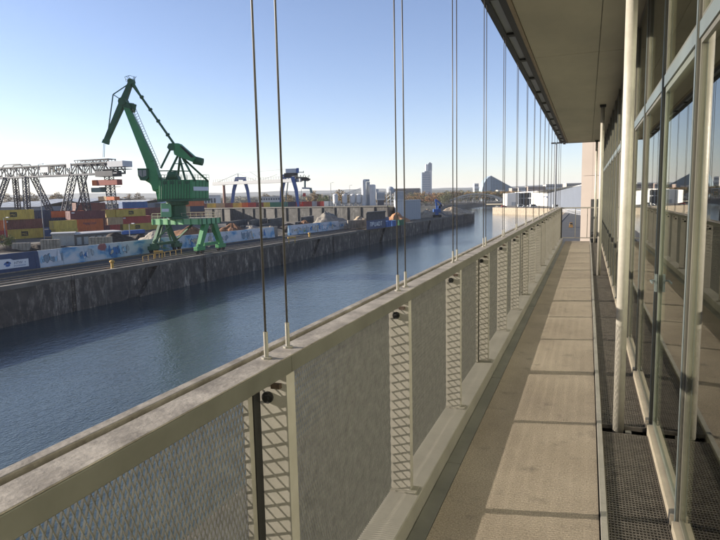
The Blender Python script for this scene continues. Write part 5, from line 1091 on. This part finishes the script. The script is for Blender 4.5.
# the near quay street seen past the end railing
put('quay_street', MB().add([(-8.6, -60, GZ+.01), (20, -60, GZ+.01), (20, 330, GZ+.01), (-8.6, 330, GZ+.01)], [(0, 1, 2, 3)]), m_asph, kind='structure')
put('pavement', MB().box((-10.6, -60, GZ), (-8.62, 330, GZ+.13)), mat('dark_paving', (.075, .07, .065), rough=.9), kind='structure')
dg = G(571, 227.5, GZ); wl = thing('wheel_loader', dg, 'small yellow loader standing on the street past the railing end', 'loader'); q = lambda a, b, z: dg+Vector((a, b, z))*.5; m_y = mat('loader_yellow', (.22, .12, .03))
child('body', MB().box(q(-1, .5, .8), q(1, 3.2, 1.9)), m_y, wl, bevel=.1); cb_ = child('cab', MB().box(q(-.8, -.6, 1.0), q(.8, .49, 3.0)), m_y, wl, bevel=.1); child('cab_window', MB().box(q(-.7, -.63, 1.8), q(.7, -.605, 2.8)), m_dark, cb_); child('bucket', MB().box(q(-1.2, -2.6, .2), q(1.2, -1.7, 1.1)), m_y, wl); child('lift_arm', MB().beam(q(-.6, -.5, 1.3), q(-.6, -1.8, .8), .25).beam(q(.6, -.5, 1.3), q(.6, -1.8, .8), .25), m_y, wl)
for a in (-1.1, .75):
    for b in (-.6, 2.2): child('wheel', MB().tube(q(a, b, .65), q(a+.35, b, .65), .325, n=14), m_dark, wl)
mlp = AY(555.2, 200, 60); t = thing('street_lamp', (mlp.x, mlp.y, GZ), 'thin double headed street lamp rising beyond the railing end', 'street lamp'); ztp = AY(555.2, 143.5, 60).z
child('pole', MB().tube((mlp.x, mlp.y, GZ), (mlp.x, mlp.y, ztp), .09, .05, n=10), mat('mast_grey', (.22, .23, .24)), t)
for s in (-1, 1): child('lamp_head', MB().box((mlp.x+s*.02 if s > 0 else mlp.x-.45, mlp.y-.12, ztp-.02), (mlp.x+.45 if s > 0 else mlp.x-.02, mlp.y+.12, ztp+.1)), m_dark, t)
# ================================================================== trees, woods, hills
def leaf_mat(name, c1, c2):
    m = mat(name, c1, rough=.85, col2=c2, scale=1.2); return m
def crown_mesh(rnd, shape, n, leaf):
    mb = MB(); cl = []
    for i in range(46):
        while True:
            p = Vector((rnd.uniform(-1, 1), rnd.uniform(-1, 1), rnd.uniform(-1, 1)))
            if p.length < 1: break
        if shape == 'poplar': p = Vector((p.x*.30*(1-.55*max(0, p.z)), p.y*.30*(1-.55*max(0, p.z)), p.z*.5+.56))
        elif shape == 'round': p = Vector((p.x*.50, p.y*.50, p.z*.36+.62))
        else: p = Vector((p.x*.34, p.y*.34, p.z*.42+.58))
        cl.append((p, rnd.uniform(.07, .15)))
    for i in range(n):
        c, r = rnd.choice(cl); d = Vector((rnd.gauss(0, 1), rnd.gauss(0, 1), rnd.gauss(0, 1))).normalized(); p = c+d*r*rnd.uniform(.4, 1)
        a = Vector((rnd.gauss(0, 1), rnd.gauss(0, 1), rnd.gauss(0, 1))).normalized(); b = a.cross(d+Vector((.01, .02, .03))).normalized(); s = leaf*rnd.uniform(.6, 1.3)
        mb.add([p+a*s, p+b*s*.6, p-a*s, p-b*s*.6], [(0, 1, 2, 3)])
    return mb.mesh('crown')
def trunk_mesh(rnd, shape):
    mb = MB().tube((0, 0, 0), (.01, 0, .32), .022, .016, n=7).tube((.01, 0, .32), (0, .01, .8), .016, .005, n=6)
    for i in range(9):
        z = .25+.05*i; a = i*2.4; rr = .13 if shape == 'poplar' else .28; mb.tube((.005, 0, z), (rr*math.cos(a), rr*math.sin(a), z+.17), .009, .003, n=5)
    return mb.mesh('trunk')
rnd = random.Random(3); m_bark = mat('bark', (.07, .055, .045), rough=.95)
KIND = {}
for k, shp_, c1, c2 in (('rust', 'round', (.16, .07, .025), (.26, .12, .045)), ('ochre', 'round', (.17, .105, .035), (.26, .17, .06)), ('poplar', 'poplar', (.16, .105, .04), (.25, .17, .07)), ('olive', 'oval', (.07, .075, .03), (.12, .12, .05)), ('green', 'oval', (.06, .085, .025), (.11, .13, .04)), ('bare', 'round', (.09, .07, .055), (.15, .115, .09))):
    cm = crown_mesh(rnd, shp_, 1500 if k != 'bare' else 700, .026); cm.materials.append(leaf_mat('leaf_'+k, c1, c2)); tm = trunk_mesh(rnd, shp_); tm.materials.append(m_bark); KIND[k] = (cm, tm)
def tree(px, pyt, zc, kind, label, group, base=GZ, wide=1.0):
    c = P(px, pyt, zc); h = max(3.0, c.z-base)/.98; t = thing('tree', (c.x, c.y, base), label, 'tree', group, rnd.uniform(0, 6.28)); t.scale = (h*wide, h*wide, h); lchild('crown', KIND[kind][0], None, t); lchild('trunk', KIND[kind][1], None, t)
names = {'rust': 'rust brown autumn tree', 'ochre': 'ochre autumn tree', 'olive': 'olive green tree', 'green': 'green tree', 'bare': 'nearly bare grey brown tree', 'poplar': 'slim ochre poplar'}
for px, pyt, zc, k, w, lab in ((418.5, 191.5, 700, 'ochre', 1.0, 'tall ochre tree just left under the high-rise tower'), (423.5, 192.0, 690, 'poplar', 1.3, 'narrow orange tree at the foot of the high-rise tower'), (431.5, 192.3, 680, 'rust', 1.35, 'large rust brown tree right under the high-rise tower'), (411, 192.5, 700, 'olive', 1.2, 'olive tree left of the tall ochre one'), (405.5, 193, 690, 'bare', 1.3, 'bare brown tree behind the grey block shed'), (439, 191.6, 720, 'ochre', 1.2, 'ochre tree right of the large rust brown one'), (446.5, 191, 730, 'olive', 1.4, 'olive tree at the left foot of the bridge arch')):
    tree(px, pyt, zc, k, lab, 'autumn trees left of the bridge', wide=w)
for i in range(26):
    px = 449+i*2.6+rnd.uniform(-1, 1); k = rnd.choice(['olive', 'ochre', 'bare', 'ochre', 'olive']); tree(px, 190.6+rnd.uniform(-.6, 1.0), 760+rnd.uniform(-40, 60), k, f'{names[k]} in the belt behind the arch bridge', f'{names[k]}s behind the bridge', wide=1.3)
for i in range(22):
    px = 380+i*3.2+rnd.uniform(-1, 1); k = rnd.choice(['olive', 'ochre', 'bare', 'rust']); tree(px, 195.0+rnd.uniform(-1, 1), 640+rnd.uniform(-20, 60), k, f'low {names[k]} on the far bank left of the bridge', f'low {names[k]}s on the far bank', wide=1.4)
for px, pyt, zc, k, w, lab in ((340.5, 191, 430, 'poplar', 1.5, 'yellowish tree between the first and second small silo'), (323.5, 194, 420, 'green', 1.0, 'green slim tree left of the first small silo'), (314.5, 192, 520, 'poplar', 1.6, 'pale ochre tree right of the hanging cab'), (288, 193.5, 620, 'poplar', 1.3, 'pale tree between the right blue legs'), (266, 194, 640, 'poplar', 1.4, 'pale tree behind the white girder middle'), (55.5, 193.5, 520, 'poplar', 1.3, 'ochre poplar right of the thin mast'), (60, 195, 520, 'poplar', 1.3, 'shorter ochre poplar right of the taller one'), (32, 194, 560, 'poplar', 1.2, 'slim poplar between the gantry legs'), (25, 196, 560, 'poplar', 1.1, 'short slim poplar left of the gantry leg'), (19.5, 195.5, 560, 'poplar', .9, 'thinnest poplar near the left gantry legs'), (8, 195, 560, 'poplar', 1.2, 'poplar at the far left behind the gantry'), (128, 194.8, 640, 'poplar', 1.4, 'small ochre tree right of the gantry mast'), (138.5, 194, 640, 'poplar', 1.3, 'small ochre tree left of the crane cab arm'), (157, 197.5, 640, 'ochre', 1.2, 'round ochre tree just left of the crane house'), (64.5, 197, 540, 'bare', 1.3, 'bare tree right of the two poplars')):
    tree(px, pyt, zc, k, lab, 'trees behind the container yard', wide=w)
# shrub on the earth heap at the left edge
sb = G(7, 257, GZ); sb.z += 1.6
o = thing('shrub', sb, 'green shrub on the earth bank at the left edge above the navy wall', 'shrub'); o.scale = (4.5, 4.5, 3.0); lchild('foliage', KIND['green'][0], None, o); lchild('stem', KIND['green'][1], None, o)
# woods and hills far off
def belt(name, zc, px0, px1, py, amp, m, seed, th=40):
    r = random.Random(seed); mb = MB(); n = int((px1-px0)*1.6)
    for i in range(n):
        px = px0+(px1-px0)*i/n+r.uniform(-.5, .5); c = P(px, py-(px-360)*ROLL+r.uniform(-amp, amp), zc+r.uniform(0, th)); w = r.uniform(3, 6.5)*zc/600; base = Vector((c.x, c.y, GZ-1))
        for k in range(14):
            a = r.uniform(0, 6.28); q = base.lerp(c, r.uniform(.3, 1))+WR*r.uniform(-w, w)+WF*r.uniform(-w, w); s = w*r.uniform(.35, .7); d1 = Vector((r.gauss(0, 1), r.gauss(0, 1), r.gauss(0, 1))).normalized(); d2 = d1.orthogonal().normalized()
            d3 = d1.cross(d2); vs = [q+d1*s, q+d2*s, q-d1*s, q-d2*s, q+d3*s, q-d3*s]; mb.add(vs, [(0, 1, 4), (1, 2, 4), (2, 3, 4), (3, 0, 4), (1, 0, 5), (2, 1, 5), (3, 2, 5), (0, 3, 5)])
        mb.add([base-WR*w*1.3, base+WR*w*1.3, c+WR*w*.5-Vector((0, 0, w*.6)), c-WR*w*.5-Vector((0, 0, w*.6))], [(0, 1, 2, 3)])
    return put(name, mb, m, kind='stuff', label='far belt of trees melting into one dark mass along the horizon' if seed == 1 else 'hazy far wood behind the town and the harbour', cat='wood')
m_wood = mat('far_wood', (.045, .05, .035), rough=1, var=.4, scale=.02, col2=(.10, .085, .05))
belt('far_wood', 1100, -20, 380, 200.0-2.2, .8, m_wood, 1); belt('far_wood', 1900, -20, 640, 199.0-2.0, .8, m_wood, 2, 120)
def ridge(zc, base_py, amp, seed, name='hills'):
    r = random.Random(seed); ph = [r.uniform(0, 6.28) for _ in range(6)]; vs = []; fs = []; n = 220
    for i in range(n+1):
        px = -420+1500*i/n; h = amp*(.5*math.sin(px*.009+ph[0])+.3*math.sin(px*.023+ph[1])+.15*math.sin(px*.07+ph[2])+.1*math.sin(px*.19+ph[3]))
        c = EYE+WF*zc+WR*((px-360)/F*zc); hz = (base_py+h)/F*zc
        vs += [(c.x, c.y, GZ-5), (c.x, c.y, max(1, hz)), (c.x+WF.x*zc*.2, c.y+WF.y*zc*.2, max(1, hz)*1.02)]
    for i in range(n): fs += [(3*i, 3*i+3, 3*i+4, 3*i+1), (3*i+1, 3*i+4, 3*i+5, 3*i+2)]
    put(name, MB().add(vs, fs), mat('hill_wood', (.05, .065, .045), rough=1, var=.4, scale=.004, col2=(.09, .095, .06)), kind='structure')
ridge(4200, 5.2, 1.6, 5); ridge(6500, 9.0, 2.0, 8)
# ================================================================== haze
hm = bpy.data.materials.new('haze_air'); hm.use_nodes = True; N = hm.node_tree.nodes; L = hm.node_tree.links; N.remove(N['Principled BSDF'])
pv = N.new('ShaderNodeVolumePrincipled'); pv.inputs['Color'].default_value = (.86, .90, .96, 1); pv.inputs['Density'].default_value = .000085; pv.inputs['Anisotropy'].default_value = .2
L.new(pv.outputs[0], N['Material Output'].inputs['Volume'])
put('haze', MB().box((-14500, -14500, WZ-2.5), (14500, 14500, 175)), hm, kind='stuff')
